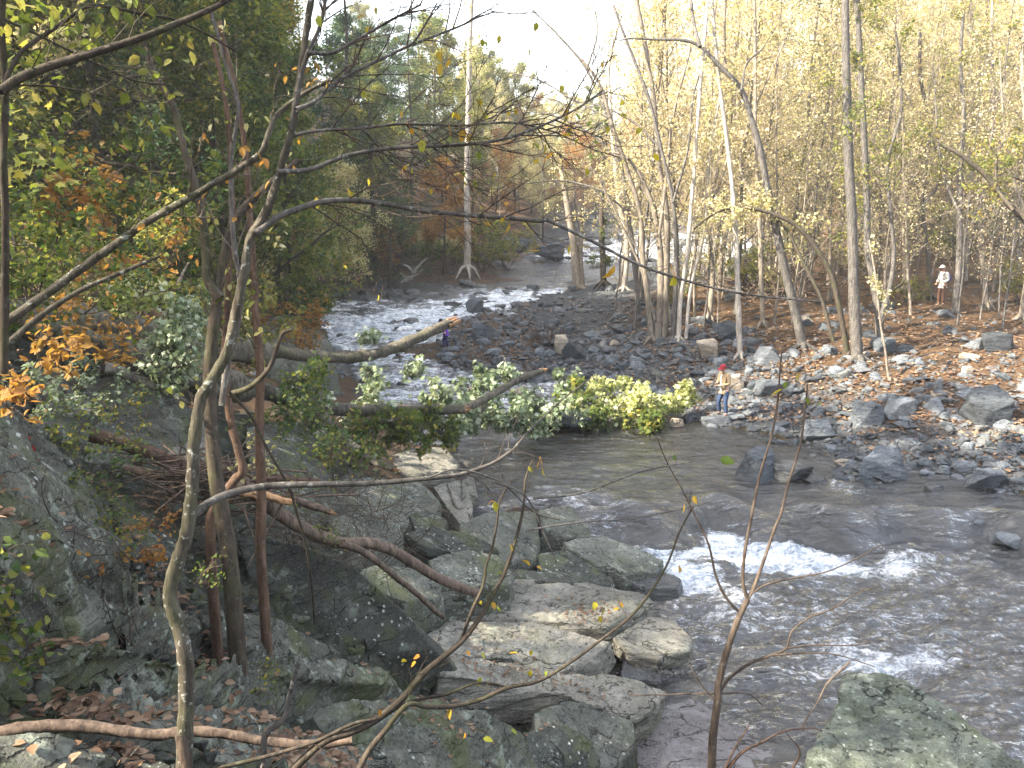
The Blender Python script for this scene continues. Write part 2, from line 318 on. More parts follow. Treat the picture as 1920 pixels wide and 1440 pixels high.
def leaf_mat(name, stops, trans=.45, rough=.6, spec=.25, back=None):
    t = NT(name); a = t.n('ShaderNodeAttribute', _attribute_name='rnd').outputs['Fac']; oi = t.n('ShaderNodeObjectInfo')
    P = t.pos(); nz = t.noise(P, .55, 3)
    f = t.add(t.mul(a, .62), t.add(t.mul(t.mapr(nz, .3, .7), .26), t.mul(oi.outputs['Random'], .14)))
    col = t.ramp(f, stops)
    if back:
        g = t.n('ShaderNodeNewGeometry').outputs['Backfacing']; col = t.mix(g, col, c4(back))
    col = t.mix(t.mapr(t.noise(P, 38, 3, .6), .52, .66, 0, .6), col, t.n('ShaderNodeVectorMath', _operation='MULTIPLY', i0=col, i1=(.62, .42, .45)).outputs[0])
    d = t.bsdf(col, rough, None, spec)
    tr = t.n('ShaderNodeBsdfTranslucent', Color=t.mix(.5, col, t.n('ShaderNodeVectorMath', _operation='MULTIPLY', i0=col, i1=(1.6, 1.5, .7)).outputs[0])).outputs[0]
    return t.out(t.n('ShaderNodeMixShader', i0=trans, i1=d, i2=tr).outputs[0])
L_GREEN = leaf_mat('green_leaf', [(.1, (.035, .065, .018)), (.4, (.08, .125, .028)), (.7, (.16, .19, .04)), (.95, (.38, .30, .05))], .5)
L_DGREEN = leaf_mat('hemlock_green', [(.1, (.022, .052, .024)), (.5, (.045, .09, .04)), (.9, (.09, .13, .05))], .4)
L_YGREEN = leaf_mat('yellow_green_leaf', [(.1, (.06, .09, .02)), (.4, (.13, .16, .035)), (.7, (.24, .23, .06)), (.95, (.36, .26, .07))], .5)
L_YELLOW = leaf_mat('yellow_leaf', [(.05, (.14, .16, .05)), (.35, (.36, .34, .16)), (.65, (.54, .51, .30)), (.95, (.42, .31, .17))], .5)
L_TAN = leaf_mat('tan_leaf', [(.05, (.26, .25, .12)), (.4, (.47, .41, .26)), (.7, (.60, .53, .39)), (.95, (.44, .32, .21))], .5)
L_ORANGE = leaf_mat('orange_leaf', [(.05, (.14, .10, .03)), (.35, (.28, .16, .04)), (.65, (.38, .21, .06)), (.95, (.26, .09, .035))], .5)
L_SILVER = leaf_mat('silver_backed_leaf', [(.05, (.05, .08, .03)), (.35, (.13, .18, .09)), (.65, (.28, .34, .22)), (.95, (.55, .58, .46))], .35, .5, .4)
L_CREAM = leaf_mat('sunlit_pale_backed_leaf', [(.1, (.14, .18, .04)), (.4, (.34, .38, .14)), (.65, (.54, .55, .32)), (.95, (.68, .66, .48))], .45, .5, .4)  # pale leaf undersides, toned lighter to carry sunlight missing at this spot
L_HANG = leaf_mat('hanging_autumn_leaf', [(.1, (.16, .22, .03)), (.4, (.36, .30, .03)), (.65, (.42, .22, .03)), (.95, (.14, .045, .02))], .4)
L_LITTER = leaf_mat('fallen_leaf', [(.05, (.04, .026, .018)), (.35, (.115, .066, .038)), (.6, (.20, .122, .07)), (.85, (.30, .21, .14)), (.98, (.36, .25, .09))], .15)
L_VINE = leaf_mat('vine_leaf', [(.1, (.03, .06, .02)), (.45, (.07, .12, .035)), (.75, (.20, .21, .04)), (.95, (.42, .30, .05))], .4)
L_RED = leaf_mat('crimson_leaf', [(.1, (.30, .03, .03)), (.9, (.55, .10, .08))], .4)
def bark_mat(name, dark, light, sc=1., spots=0, moss=0):
    t = NT(name); P = t.pos(); S = t.pos(((1, 1, .22), (0, 0, 0))); oi = t.n('ShaderNodeObjectInfo')
    a = t.noise(S, 18 * sc, 6, .7); b = t.noise(P, 2.4, 4)
    col = t.ramp(a, [(.36, dark), (.62, light)]); col = t.mix(t.mapr(b, .4, .7, 0, .4), col, c4(tuple(x * .6 for x in dark)))
    if spots: col = t.mix(t.mul(t.mapr(t.noise(P, 24, 3, .6), .60, .66), spots), col, (.42, .44, .40, 1))
    if moss: col = t.mix(t.mul(t.mapr(t.noise(P, 3, 5), .50, .6), moss), col, (.06, .075, .02, 1))
    col = t.n('ShaderNodeVectorMath', _operation='SCALE', i0=col, Scale=t.mapr(oi.outputs['Random'], 0, 1, .75, 1.25)).outputs[0]
    return t.out(t.bsdf(col, .85, t.bump(a, .8, .02), .2))
B_GREY = bark_mat('grey_bark', (.045, .04, .035), (.145, .13, .115), 1, .35)
B_MAIN = bark_mat('sapling_bark', (.035, .03, .022), (.11, .095, .072), 1.4, .6, .2)
B_DARK = bark_mat('dark_bark', (.03, .024, .018), (.085, .066, .048), 1, .1, .3)
B_RED = bark_mat('reddish_bark', (.05, .03, .02), (.13, .08, .055), 1.2, .1)
B_TAN = bark_mat('tan_bark', (.10, .08, .06), (.27, .23, .18), .8, .2)
B_PALE = bark_mat('pale_bark', (.17, .15, .125), (.40, .36, .31), .8, .2)
B_LOG = bark_mat('furrowed_log_bark', (.03, .026, .02), (.16, .14, .11), .9, .1, .25)
B_ROOT = bark_mat('peeled_root_wood', (.05, .036, .028), (.165, .12, .09), 1, 0)
B_WOOD = bark_mat('torn_wood', (.30, .15, .07), (.55, .33, .18), 1, 0)
B_WHIP = bark_mat('whip_bark', (.05, .036, .028), (.115, .088, .068), 1.5, .1)
def ground_mat():
    t = NT('forest_floor'); P = t.pos()
    Pw = t.n('ShaderNodeVectorMath', _operation='ADD', i0=P, i1=t.n('ShaderNodeTexNoise', Vector=P, Scale=12., Detail=3.).outputs['Color']).outputs[0]; v1 = t.n('ShaderNodeTexVoronoi', Vector=Pw, Scale=15); v2 = t.n('ShaderNodeTexVoronoi', Vector=Pw, Scale=34)
    leaf = t.ramp(v1.outputs['Color'], [(.1, (.045, .03, .02)), (.4, (.12, .072, .042)), (.7, (.20, .125, .07)), (.95, (.28, .20, .13))])
    leaf2 = t.ramp(v2.outputs['Color'], [(.1, (.04, .026, .017)), (.5, (.13, .075, .04)), (.9, (.24, .15, .08))])
    soil = t.ramp(t.noise(P, 6, 8, .7), [(.3, (.022, .017, .012)), (.7, (.085, .066, .048))])
    grit = t.ramp(t.noise(P, 14, 8, .7), [(.3, (.04, .043, .045)), (.55, (.11, .115, .12)), (.75, (.2, .2, .2))])
    col = t.mix(t.mapr(t.noise(P, 1.2, 5), .45, .55), leaf, leaf2)
    col = t.mix(t.mapr(t.noise(P, .9, 6, .7), .50, .62), col, soil)
    ra = t.n('ShaderNodeAttribute', _attribute_name='rocky').outputs['Fac']; S = t.pos(((1.2, 1.6, 6), (R(18), R(-14), R(25))))
    rk = t.ramp(t.add(t.mul(t.noise(P, 1.3, 8, .68), .5), t.mul(t.noise(S, 2, 8, .65, .3), .5)), [(.37, (.014, .016, .012)), (.5, (.05, .054, .044)), (.63, (.13, .135, .11))])
    vo = t.n('ShaderNodeTexVoronoi', Vector=P, Scale=24); rk = t.mix(t.mul(t.mul(t.mapr(t.noise(P, 1.7, 4), .5, .62), t.mapr(t.add(vo.outputs['Distance'], t.mul(t.noise(P, 30, 3), .16)), .30, .22)), .5), rk, (.30, .33, .28, 1))
    rk = t.mix(t.mul(t.mapr(t.noise(P, 1.6, 6, .7), .52, .62), .5), rk, (.06, .09, .015, 1))
    col = t.mix(t.mapr(t.add(ra, t.mul(t.noise(P, 1.4, 7, .7), .9)), .85, 1.0), col, rk)
    a = t.n('ShaderNodeAttribute', _attribute_name='wet').outputs['Fac']
    col = t.mix(t.mapr(a, .2, .6), col, grit)
    bed = t.ramp(t.noise(P, 2.2, 6, .6), [(.35, (.05, .037, .02)), (.55, (.13, .095, .05)), (.7, (.19, .14, .07))])
    col = t.mix(t.mapr(a, .75, .95), col, bed)
    return t.out(t.bsdf(col, .9, t.bump(t.add(v1.outputs['Distance'], t.mul(t.noise(P, 8, 6), .8)), .9, .06), .15))
M_GROUND = ground_mat()
def water_mat():
    t = NT('stream_water'); P = t.pos(); fo = t.n('ShaderNodeAttribute', _attribute_name='foam').outputs['Fac']
    S = t.pos(((.5, 1.15, 1), (0, 0, R(-20))))
    w1 = t.noise(S, 2.6, 7, .62, .6); w2 = t.noise(S, 11, 5, .65, .5)
    d1 = t.noise(S, 3.2, 9, .72, 1.2); d2 = t.noise(P, 15, 6, .75, .8)
    dd = t.add(t.mul(d1, .62), t.mul(d2, .38))
    f = t.mapr(t.add(dd, t.mul(fo, .50)), .76, .93)
    f = t.mul(f, t.mapr(fo, .02, .2))
    nb = t.bump(t.add(t.mul(w1, 1.), t.mul(w2, .07)), 1., .23)
    body = t.bsdf(t.mix(t.noise(P, .6, 3), (.012, .013, .012, 1), (.026, .020, .011, 1)), .12, nb, .5)
    tr = t.n('ShaderNodeBsdfTransparent', Color=(.42, .34, .22, 1)).outputs[0]
    clear = t.n('ShaderNodeMixShader', i0=.55, i1=body, i2=tr).outputs[0]
    gl = t.n('ShaderNodeBsdfGlossy', Color=(1, 1, 1, 1), Roughness=.04, Normal=nb).outputs[0]
    fr = t.n('ShaderNodeFresnel', IOR=1.45, Normal=nb).outputs[0]
    wat = t.n('ShaderNodeMixShader', i0=t.mapr(fr, 0, .8, .02, 1), i1=clear, i2=gl).outputs[0]
    foam = t.bsdf(t.mix(t.mapr(t.add(t.mul(d1, .6), t.mul(t.noise(P, 13, 5, .7), .4)), .42, .58), (.20, .24, .29, 1), (.80, .82, .84, 1)), .6, t.bump(d2, .8, .06), .3)
    return t.out(t.n('ShaderNodeMixShader', i0=f, i1=wat, i2=foam).outputs[0])
M_WATER = water_mat()
# ------------------------------------------------------------------ the ground: one sheet to the horizon
def warped_grid(ys, nx, xw):
    Y = np.repeat(ys, nx); s = np.tile(np.linspace(-1, 1, nx), len(ys)); s = np.sign(s) * np.abs(s) ** 1.15
    X = s * np.repeat(xw, nx); i = np.arange(len(ys) - 1)[:, None] * nx; j = np.arange(nx - 1)[None]
    return X, Y, np.stack([i + j, i + j + 1, i + nx + j + 1, i + nx + j], 2).reshape(-1, 4)
ys = [-25.]
while ys[-1] < 320: ys.append(ys[-1] + (1.2 if ys[-1] < -1 else max(.085, ys[-1] * .0085)))
ys = np.array(ys); xw = np.where(ys < 0, 60, 26 + ys * .78)
X, Y, Fq = warped_grid(ys, 640, xw)
Z = gz(X, Y); wz = water_z(X, Y)
inriver = (X > -16) & (X < 40)
mb = MB(); mb.add(np.stack([X, Y, Z], 1), Fq); g = mb.build('ground', M_GROUND)
wet = np.clip(1 - (Z - wz - .0) / 1.6, 0, .7) * np.clip(1.0 - np.abs(X - 5) / 30, 0.3, 1) + np.where(Z < wz + .03, .4, 0); wet = np.where((Y > 2) & (X > 1 - (Y < 20) * 2), wet, wet * .5)
a_ = g.data.attributes.new('wet', 'FLOAT', 'POINT'); a_.data.foreach_set('value', wet.astype(np.float32)); tag(g, kind='structure')
a_ = g.data.attributes.new('rocky', 'FLOAT', 'POINT'); a_.data.foreach_set('value', rocky(X, Y).astype(np.float32))
# ------------------------------------------------------------------ the stream
ys = [4.]
while ys[-1] < 125: ys.append(ys[-1] + max(.05, ys[-1] * .0036))
ys = np.array(ys); nx = 520
x0 = np.interp(ys, [4, 12, 20, 30, 36, 46, 60, 70, 125], [3, -.5, -3, -7, -12, -16, -11, -6, -4]); x1 = np.interp(ys, [4, 12, 20, 24, 30, 40, 50, 66, 125], [34, 30, 26, 20, 12, 9, 13, 32, 50])
Y = np.repeat(ys, nx); s = np.tile(np.linspace(0, 1, nx), len(ys)); X = np.repeat(x0, nx) + s * np.repeat(x1 - x0, nx)
gzv = base_z(X, Y); wz = water_z(X, Y); dep = np.clip(wz - gzv, 0, 2)
lip = LIP(X); d = lip - Y     # >0 downstream of the drop
shp = 1.0 - .62 * sstep(6.0, 8.5, X)
wv = .55 * fbm2(X, Y, .55, 51, 3) + .3 * fbm2(X, Y, 1.6, 52, 3); foam = np.exp(-((d - 1.35 + wv) / .85) ** 2) * sstep(1.2, 3.0, X) * shp * 1.0 + sstep(.6, 2, d) * np.exp(-np.clip(d - 1, 0, 99) / 2.3) * sstep(1.4, 3, X) * (1 - sstep(6, 9, X)) * .62
foam *= .78 + .5 * fbm2(X, Y, 1.1, 77, 3)
foam += sstep(.5, 2.2, d) * np.exp(-np.clip(d - 1.5, 0, 99) / 3.2) * (1 - sstep(7, 11, X)) * sstep(1.5, 3.5, X) * np.clip(.30 + .55 * fbm2(X, Y, .8, 41, 4), 0, .8)
foam += sstep(.3, 1.5, d) * np.exp(-d / 6.0) * .22 * (1 - sstep(7, 12, X)) + .13 * (d > 0) * sstep(1, 4, d)
foam += .55 * np.exp(-((X - 1.5) / .9) ** 2 - ((Y - 20.3) / 1.0) ** 2) + .6 * np.exp(-((X - 8.4) / .8) ** 2 - ((Y - 21.3) / 1) ** 2)
foam += .35 * np.exp(-((Y - 13.9 - (X - 6) * .12) / .5) ** 2 - ((X - 6.5) / 1.8) ** 2) + .22 * np.exp(-((X - 6 + (Y - 14) * .6) / .5) ** 2) * (Y < 19)
rap = sstep(28.8, 31, Y) * (1 - sstep(49, 53.5, Y)); foam += rap * (.60 + .42 * fbm2(X * .45 + Y * .1, Y * 1.5, .9, 61, 4) + .22 * sstep(34, 42, Y) - .55 * sstep(44, 50, Y) * (1 - sstep(-5, -1, X)))
foam += .5 * sstep(26.5, 28.5, Y) * (1 - sstep(29, 31, Y)) * (X < 0)
foam += sstep(65, 68, Y) * .7
foam *= sstep(-.02, .12, dep + .06)
q = np.stack([X * .9, Y * 1.6, X * 0], 1)
amp = .030 + .10 * np.clip(foam, 0, 1) + .03 * sstep(0, 2, d)
Zw = wz + amp * fbm(q * 1.5, 5, 5, .55) + .05 * fbm(np.stack([X * .5, Y * .8, X * 0], 1), 8, 2) * (1 - rap) + .09 * np.clip(foam, 0, 1) * np.abs(fbm(q * 3.1, 21, 3))
hump = np.exp(-((Y - lip - .15) / .5) ** 2) * .12 * np.sin(X * 2.6 + .6) * sstep(2, 3.5, X) * (1 - sstep(7, 9, X)); Zw = Zw + hump
i = np.arange(len(ys) - 1)[:, None] * nx; j = np.arange(nx - 1)[None]
Fq = np.stack([i + j, i + j + 1, i + nx + j + 1, i + nx + j], 2).reshape(-1, 4)
keep = (dep[Fq].max(1) > 0) | (np.abs(gzv[Fq].min(1) - wz[Fq].max(1)) < .35); keep &= gzv[Fq].min(1) < Zw[Fq].max(1) + .3
mb = MB(); mb.add(np.stack([X, Y, Zw], 1), Fq[keep]); w = mb.build('water', M_WATER)
a_ = w.data.attributes.new('foam', 'FLOAT', 'POINT'); a_.data.foreach_set('value', np.clip(foam, 0, 1.4).astype(np.float32)); tag(w, kind='structure')
# ------------------------------------------------------------------ rocks
def hull(P):
    bm = bmesh.new()
    for p in P: bm.verts.new(p)
    r = bmesh.ops.convex_hull(bm, input=bm.verts)
    bmesh.ops.delete(bm, geom=list({e for e in r['geom_interior'] + r['geom_unused'] if isinstance(e, bmesh.types.BMVert)}), context='VERTS')
    bmesh.ops.recalc_face_normals(bm, faces=bm.faces)
    return bm
def bm_arrays(bm):
    bm.verts.ensure_lookup_table(); V = np.array([v.co[:] for v in bm.verts]); return V
def stone_mesh(seed, flat=.5, n=13, bev=.05, cuts=2, amp=.05):
    rg = np.random.default_rng(seed); P = rg.normal(size=(n, 3)); P /= np.linalg.norm(P, axis=1)[:, None]
    P = np.sign(P) * np.abs(P) ** .75; P[:, 2] *= flat; P[:, 1] *= rg.uniform(.6, 1); P = P / np.abs(P[:, 0]).max() * .5
    bm = hull(P)
    bmesh.ops.dissolve_limit(bm, angle_limit=R(18), verts=bm.verts, edges=bm.edges)
    bmesh.ops.bevel(bm, geom=list(bm.edges), offset=bev, segments=1, affect='EDGES', profile=.6)
    bmesh.ops.triangulate(bm, faces=bm.faces)
    for _ in range(cuts):
        bmesh.ops.subdivide_edges(bm, edges=[e for e in bm.edges if e.calc_length() > .07], cuts=1, use_grid_fill=True)
        bmesh.ops.triangulate(bm, faces=bm.faces)
    V = bm_arrays(bm); D = fbm(V * 3.2, seed, 4)[:, None] * amp
    N = V / (np.linalg.norm(V, axis=1)[:, None] + 1e-6); V2 = V + N * D
    for v, c in zip(bm.verts, V2): v.co = c
    Z = V2[:, 2].min()
    return bm, V2
def bm_to_mb(bm, V):
    return V, np.array([[v.index for v in f.verts] for f in bm.faces if len(f.verts) == 3])
STONES = []
for sd in range(16):
    bm, V = stone_mesh(100 + sd, [.45, .6, .75, .35][sd % 4], 12 + sd % 5); STONES.append(bm_to_mb(bm, V)); bm.free()
STONE_ME = {}
def stone_me(i, mat):
    k = (i, mat.name)
    if k not in STONE_ME:
        b = MB(); b.add(*STONES[i]); STONE_ME[k] = b.mesh('stone', mat, True)
        try: STONE_ME[k].set_sharp_from_angle(angle=R(24))
        except Exception: pass
    return STONE_ME[k]
def refine(V, Fc, vox, amp, seed, bed=(18, -14, 25), strata=.6, mat=None, name='rock', sharp=26):
    """closed hull -> even skin of small faces, worn and split along its bedding"""
    me = bpy.data.meshes.new('tmp'); me.from_pydata([tuple(v) for v in V], [], [list(map(int, f)) for f in Fc]); o = bpy.data.objects.new('tmp', me); COL.objects.link(o)
    m = o.modifiers.new('r', 'REMESH'); m.mode = 'VOXEL'; m.voxel_size = vox; m.adaptivity = 0
    dg = bpy.context.evaluated_depsgraph_get(); dg.update(); ev = o.evaluated_get(dg); e = ev.to_mesh()
    n = len(e.vertices); C = np.empty(n * 3, np.float32); e.vertices.foreach_get('co', C); C = C.reshape(-1, 3).astype(float)
    N = np.empty(n * 3, np.float32); e.vertices.foreach_get('normal', N); N = N.reshape(-1, 3)
    q = len(e.polygons); L = np.empty(len(e.loops), np.int32); e.loops.foreach_get('vertex_index', L)
    ok = len(L) == q * 4; Fq = L.reshape(-1, 4) if ok else None
    if not ok: Fq = [tuple(p.vertices) for p in e.polygons]
    ev.to_mesh_clear(); bpy.data.objects.remove(o); bpy.data.meshes.remove(me)
    Rm = np.array(Matrix.Rotation(R(bed[0]), 3, 'X') @ Matrix.Rotation(R(bed[1]), 3, 'Y') @ Matrix.Rotation(R(bed[2]), 3, 'Z'))
    B = C @ Rm.T; Bs = B * [.55, .9, 4.2]
    d = fbm(C * .9, seed, 3) * .22 + fbm(C * 5, seed + 5, 4) * .30
    lay = B[:, 2] * 7.5 + fbm(B * [1.3, 1.3, .6], seed + 3, 3) * .9; li = np.floor(lay); lf_ = lay - li   # beds that stand out or are cut back
    h0 = _h(li.astype(np.int64), li.astype(np.int64) * 3 + 1, li.astype(np.int64) * 0, seed); h1 = _h(li.astype(np.int64) + 1, li.astype(np.int64) * 3 + 4, li.astype(np.int64) * 0, seed)
    d = d + (h0 + (h1 - h0) * sstep(.86, 1., lf_)) * .85 * strata
    s = fbm(Bs * 1.1, seed + 9, 4, .6); crack = -np.clip(1 - np.abs(s) / .10, 0, 1)
    d = d * amp + strata * amp * (s * .8 + crack * .9)
    C = C + N * d[:, None]
    out = MB()
    if ok: out.add(C, Fq)
    m2 = out.mesh(name, mat, True)
    try: m2.set_sharp_from_angle(angle=R(sharp))
    except Exception: pass
    return m2
HERO = []
def slab(poly, thick, mat, label, vox=.05, amp=.05, seed=1, flare=.12, strata=.6, group='rocks of the near bank', bed=(18, -14, 25), back=None, cat='rock', plane=None):
    """block whose upper face runs through the given points; it goes down `thick` metres into the bank"""
    P = np.array([atz(u, v, z) for u, v, z in poly])
    if plane is not None:
        A_, B_, C_ = [atz(*q) for q in plane]; nn = np.cross(B_ - A_, C_ - A_); o_ = np.array([0, 0, CAM_Z])
        P = np.array([o_ + ray(u, v) * (np.dot(A_ - o_, nn) / np.dot(ray(u, v), nn)) for u, v, z in poly])
    c = P.mean(0); n = len(P)
    ar = sum(P[i][0] * P[(i + 1) % n][1] - P[(i + 1) % n][0] * P[i][1] for i in range(n))
    if ar < 0: P = P[::-1]
    dn = np.array([0, 0, -thick]) if back is None else np.array(back, float)
    hz = c + (P - c) * .97; hz[:, 2] += .02
    mid = c + (P - c) * 1.01 + dn * .07; low = c + (P - c) * (1 + flare) + dn * 1.0
    V = np.vstack([hz, mid, low, [hz.mean(0)], [low.mean(0)]]); Fc = []
    for i in range(n):
        j = (i + 1) % n
        Fc += [[2 * n + i, 2 * n + j, n + j], [2 * n + i, n + j, n + i], [n + i, n + j, j], [n + i, j, i], [i, j, 3 * n], [2 * n + j, 2 * n + i, 3 * n + 1]]
    o0 = c.copy(); me = refine(V - o0, Fc, vox, amp, seed, bed, strata, mat)
    o = obj('rock', me); o.location = o0; tag(o, label, cat, group); HERO.append(o); return o
def boulder(u, v, wpx, hpx, mat, label, seed=1, vox=None, z=None, flat=None, rz=0, tilt=(0, 0), group='boulders of the stream and the far shore', sink=.2, n=14, cat='rock', strata=.5):
    """angular boulder whose foot meets the ground at photo point (u, v)"""
    p = atz(u, v, z) if z is not None else ground(u, v); w = px(p, wpx); h = px(p, hpx) * 1.12
    rg = np.random.default_rng(seed); P = rg.normal(size=(n, 3)); P /= np.linalg.norm(P, axis=1)[:, None]; P = np.sign(P) * np.abs(P) ** .6
    P = np.array((Matrix.Rotation(R(tilt[0]), 3, 'X') @ Matrix.Rotation(R(tilt[1]), 3, 'Y') @ Matrix.Rotation(R(rz), 3, 'Z'))) @ P.T; P = P.T
    P -= (P.max(0) + P.min(0)) / 2; P /= (P.max(0) - P.min(0)); P *= [w, w * rg.uniform(.6, .85), h * (1 + sink)]
    P[:, 2] += h * (1 - sink) / 2
    bm = hull(P); bmesh.ops.triangulate(bm, faces=bm.faces); V, Fc = bm_to_mb(bm, bm_arrays(bm)); bm.free()
    me = refine(V, Fc, vox or max(.025, w / 40), w * .022, seed, (rg.uniform(-30, 30), rg.uniform(-30, 30), 0), strata, mat)
    o = obj('rock', me); o.location = p + [0, w * .25, 0]; tag(o, label, cat, group); HERO.append(o); return o
# --- ledges by the water
slab([(822,1130,.30),(870,1105,.34),(965,1084,.32),(1103,1089,.16),(1208,1112,.05),(1236,1134,0),(1140,1180,.05),(1027,1165,.2),(900,1160,.3),(830,1165,.36)], .75, M_PALE, 'broad pale flat ledge under the end of the peeled forked log', .04, .03, 1, .04, 1.2, bed=(6, 3, 10))
slab([(790,1195,.62),(840,1165,.6),(1020,1172,.3),(1150,1200,.1),(1120,1238,.12),(1040,1255,.25),(930,1235,.45),(800,1222,.62)], .8, M_PALE, 'pale streaked ledge stepping down in front of the broadest ledge', .04, .035, 2, .04, 1.2, bed=(6, 3, 10))
slab([(1148,1195,-.1),(1215,1158,-.12),(1262,1163,-.15),(1298,1200,-.2),(1292,1222,-.22),(1235,1229,-.15),(1180,1226,-.1)], .32, M_PALE, 'small blocky pale ledge overhanging dark water', .03, .03, 3, -.05, 1)
slab([(1170,1240,-.3),(1270,1225,-.4),(1290,1260,-.55),(1230,1280,-.5),(1160,1275,-.35)], .5, M_WET, 'wet blackish rock below the overhanging pale ledge', .04, .04, 4)
slab([(780,1212,.75),(900,1232,.5),(1040,1258,.2),(1150,1268,.02),(1248,1290,-.15),(1222,1340,-.15),(1190,1350,-.1),(1060,1305,.3),(950,1290,.5),(820,1262,.85)], .7, M_PALE, 'long tapering pale slab pointing at the stream', .04, .03, 5, .02, 1.1, bed=(6, 3, 10))
slab([(1060,1310,.2),(1190,1352,-.1),(1196,1400,-.2),(1160,1450,-.2),(1060,1480,.1),(1000,1400,.5),(1000,1340,.5)], .9, M_BANK, 'smooth grey-tan slab split by a thin dark crack', .045, .03, 6, .05, .8)
slab([(1205,1335,-.50),(1300,1305,-.56),(1360,1345,-.60),(1440,1395,-.62),(1530,1480,-.64),(1400,1560,-.6),(1150,1560,-.5),(1180,1420,-.5)], .5, M_WETSLAB, 'low wet slab with brown and lilac patches at the water edge', .045, .018, 7, .1, .5)
slab([(520,1400,2.3),(560,1330,2.45),(640,1310,2.3),(760,1302,1.9),(900,1322,1.4),(985,1370,.9),(1020,1450,.5),(1000,1600,.5),(560,1600,2.2)], 1.3, M_ROCK, 'large greenish streaked rock slope with scattered leaves below the dark fork of twigs', .045, .035, 8, .15, .8, bed=(30, 50, 10))
slab([(975,1372,.75),(1060,1352,.55),(1110,1385,.3),(1128,1425,.1),(1100,1480,.1),(1010,1450,.5)], .8, M_DROCK, 'round-backed dark rock with one white lichen spot', .035, .03, 9, .1, .6)
slab([(1588,1258,.95),(1650,1262,.95),(1700,1275,.95),(1765,1302,.9),(1830,1368,.7),(1925,1432,.55),(2100,1560,.3),(1900,1750,.6),(1560,1700,1.0),(1500,1430,.95),(1548,1345,1.0)], 1.9, M_BOULDER, 'huge flat-topped greenish boulder rising out of the stream', .05, .04, 10, .03, 1.2, group=None, bed=(12, 10, 35))
# --- left bank, middle distance
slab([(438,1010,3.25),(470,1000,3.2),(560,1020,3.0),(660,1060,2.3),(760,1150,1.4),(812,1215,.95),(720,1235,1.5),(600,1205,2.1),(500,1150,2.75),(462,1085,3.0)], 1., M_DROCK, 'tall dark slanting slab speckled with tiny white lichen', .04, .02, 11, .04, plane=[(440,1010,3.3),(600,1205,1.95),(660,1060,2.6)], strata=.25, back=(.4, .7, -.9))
slab([(655,1075,1.75),(700,1058,1.65),(790,1065,1.25),(832,1090,1.0),(826,1125,.95),(760,1130,1.3),(690,1105,1.6)], .6, M_ROCK, 'lichen-blotched lens-shaped rock beneath the log fork', .03, .035, 13, .02, .8)
slab([(802,1052,1.15),(870,1030,1.0),(935,1040,.8),(962,1075,.7),(955,1100,.7),(900,1100,.85),(812,1090,1.1)], .75, M_ROCK, 'rounded grey boulder sitting on the broad pale ledge', .03, .03, 14, .03, .4)
slab([(620,975,2.2),(665,958,2.1),(722,968,1.9),(757,1000,1.6),(750,1022,1.5),(690,1020,1.8),(622,1000,2.2)], .75, M_BANK, 'squared greenish block with a smooth sloping top', .03, .02, 15, .02, .4)
slab([(755,1000,1.3),(800,990,1.2),(870,1000,.95),(935,1030,.7),(890,1040,.8),(800,1030,1.15)], .6, M_DROCK, 'low dark arched rock between the rounded boulder and the square block', .03, .03, 16, .05, .9)
slab([(860,985,.85),(905,962,.8),(1005,955,.35),(1012,1000,.3),(1008,1050,.2),(935,1060,.5),(870,1030,.75)], .9, M_BANK, 'upright grey slab with a square end beside the leaf drift', .035, .02, 17, .02, .5)
slab([(1008,955,.35),(1065,945,.2),(1105,980,.05),(1110,1010,0),(1060,1010,.15),(1015,990,.3)], .8, M_BANK, 'pointed olive-grey rock where the pool starts to fall', .03, .03, 18)
slab([(1055,1015,.25),(1130,1005,.05),(1200,1030,-.15),(1245,1050,-.3),(1232,1072,-.3),(1170,1075,-.15),(1110,1055,.05)], .45, M_BANK, 'tilted flat slab with a pale top above the foam', .03, .03, 19, .02, .9)
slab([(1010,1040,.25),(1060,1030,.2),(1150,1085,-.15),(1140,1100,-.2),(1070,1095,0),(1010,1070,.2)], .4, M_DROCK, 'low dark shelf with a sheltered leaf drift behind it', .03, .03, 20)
slab([(1170,1082,-.35),(1230,1068,-.42),(1278,1085,-.5),(1270,1105,-.54),(1200,1105,-.5)], .3, M_WET, 'wet shelf level with the water beyond the broadest ledge', .03, .02, 21)
slab([(722,858,.5),(770,842,.4),(835,838,.3),(862,870,.2),(850,900,.2),(790,905,.35),(735,885,.5)], .9, M_PALE, 'pale rounded rock at the pool edge under the fallen leafy top', .035, .03, 22, .04, .5)
slab([(622,900,1.3),(700,892,1.0),(790,905,.65),(828,940,.45),(820,985,.5),(740,985,.95),(650,950,1.45)], 1., M_BANK, 'broad grey-green slab stepped along its lower edge', .04, .03, 23, .04, .9)
slab([(765,965,.85),(800,955,.7),(840,975,.55),(835,1000,.6),(780,1000,.85)], .5, M_DROCK, 'dark notch stone wedged below the stepped grey-green slab', .03, .03, 24)
for k, (a, b) in enumerate([(0, 0), (26, -6), (52, -12)]):
    slab([(812 + a, 912 + b, .45), (836 + a, 905 + b, .4), (872 + a * .5, 945 + b, .2), (886, 985 - k * 22, .1), (868, 990 - k * 22, .15), (836 + a * .6, 950 + b, .35)], .6, M_PALE, ['steep pale rib of rock farthest from the pool', 'middle of three steep pale ribs of rock', 'steep pale rib of rock touching the pool'][k], .03, .025, 25 + k)
slab([(462,800,2.6),(540,785,2.2),(615,800,1.6),(622,860,1.6),(618,980,1.9),(560,1000,2.4),(470,960,2.9)], 1.2, M_DROCK, 'plain dark boulder behind the cluster of brown stems', .05, .03, 28, .03, .35)
slab([(620,905,1.55),(662,900,1.4),(672,960,1.6),(640,990,1.9),(612,985,2.0)], .9, M_DROCK, 'mossy dark block beside the square greenish block', .035, .03, 29)
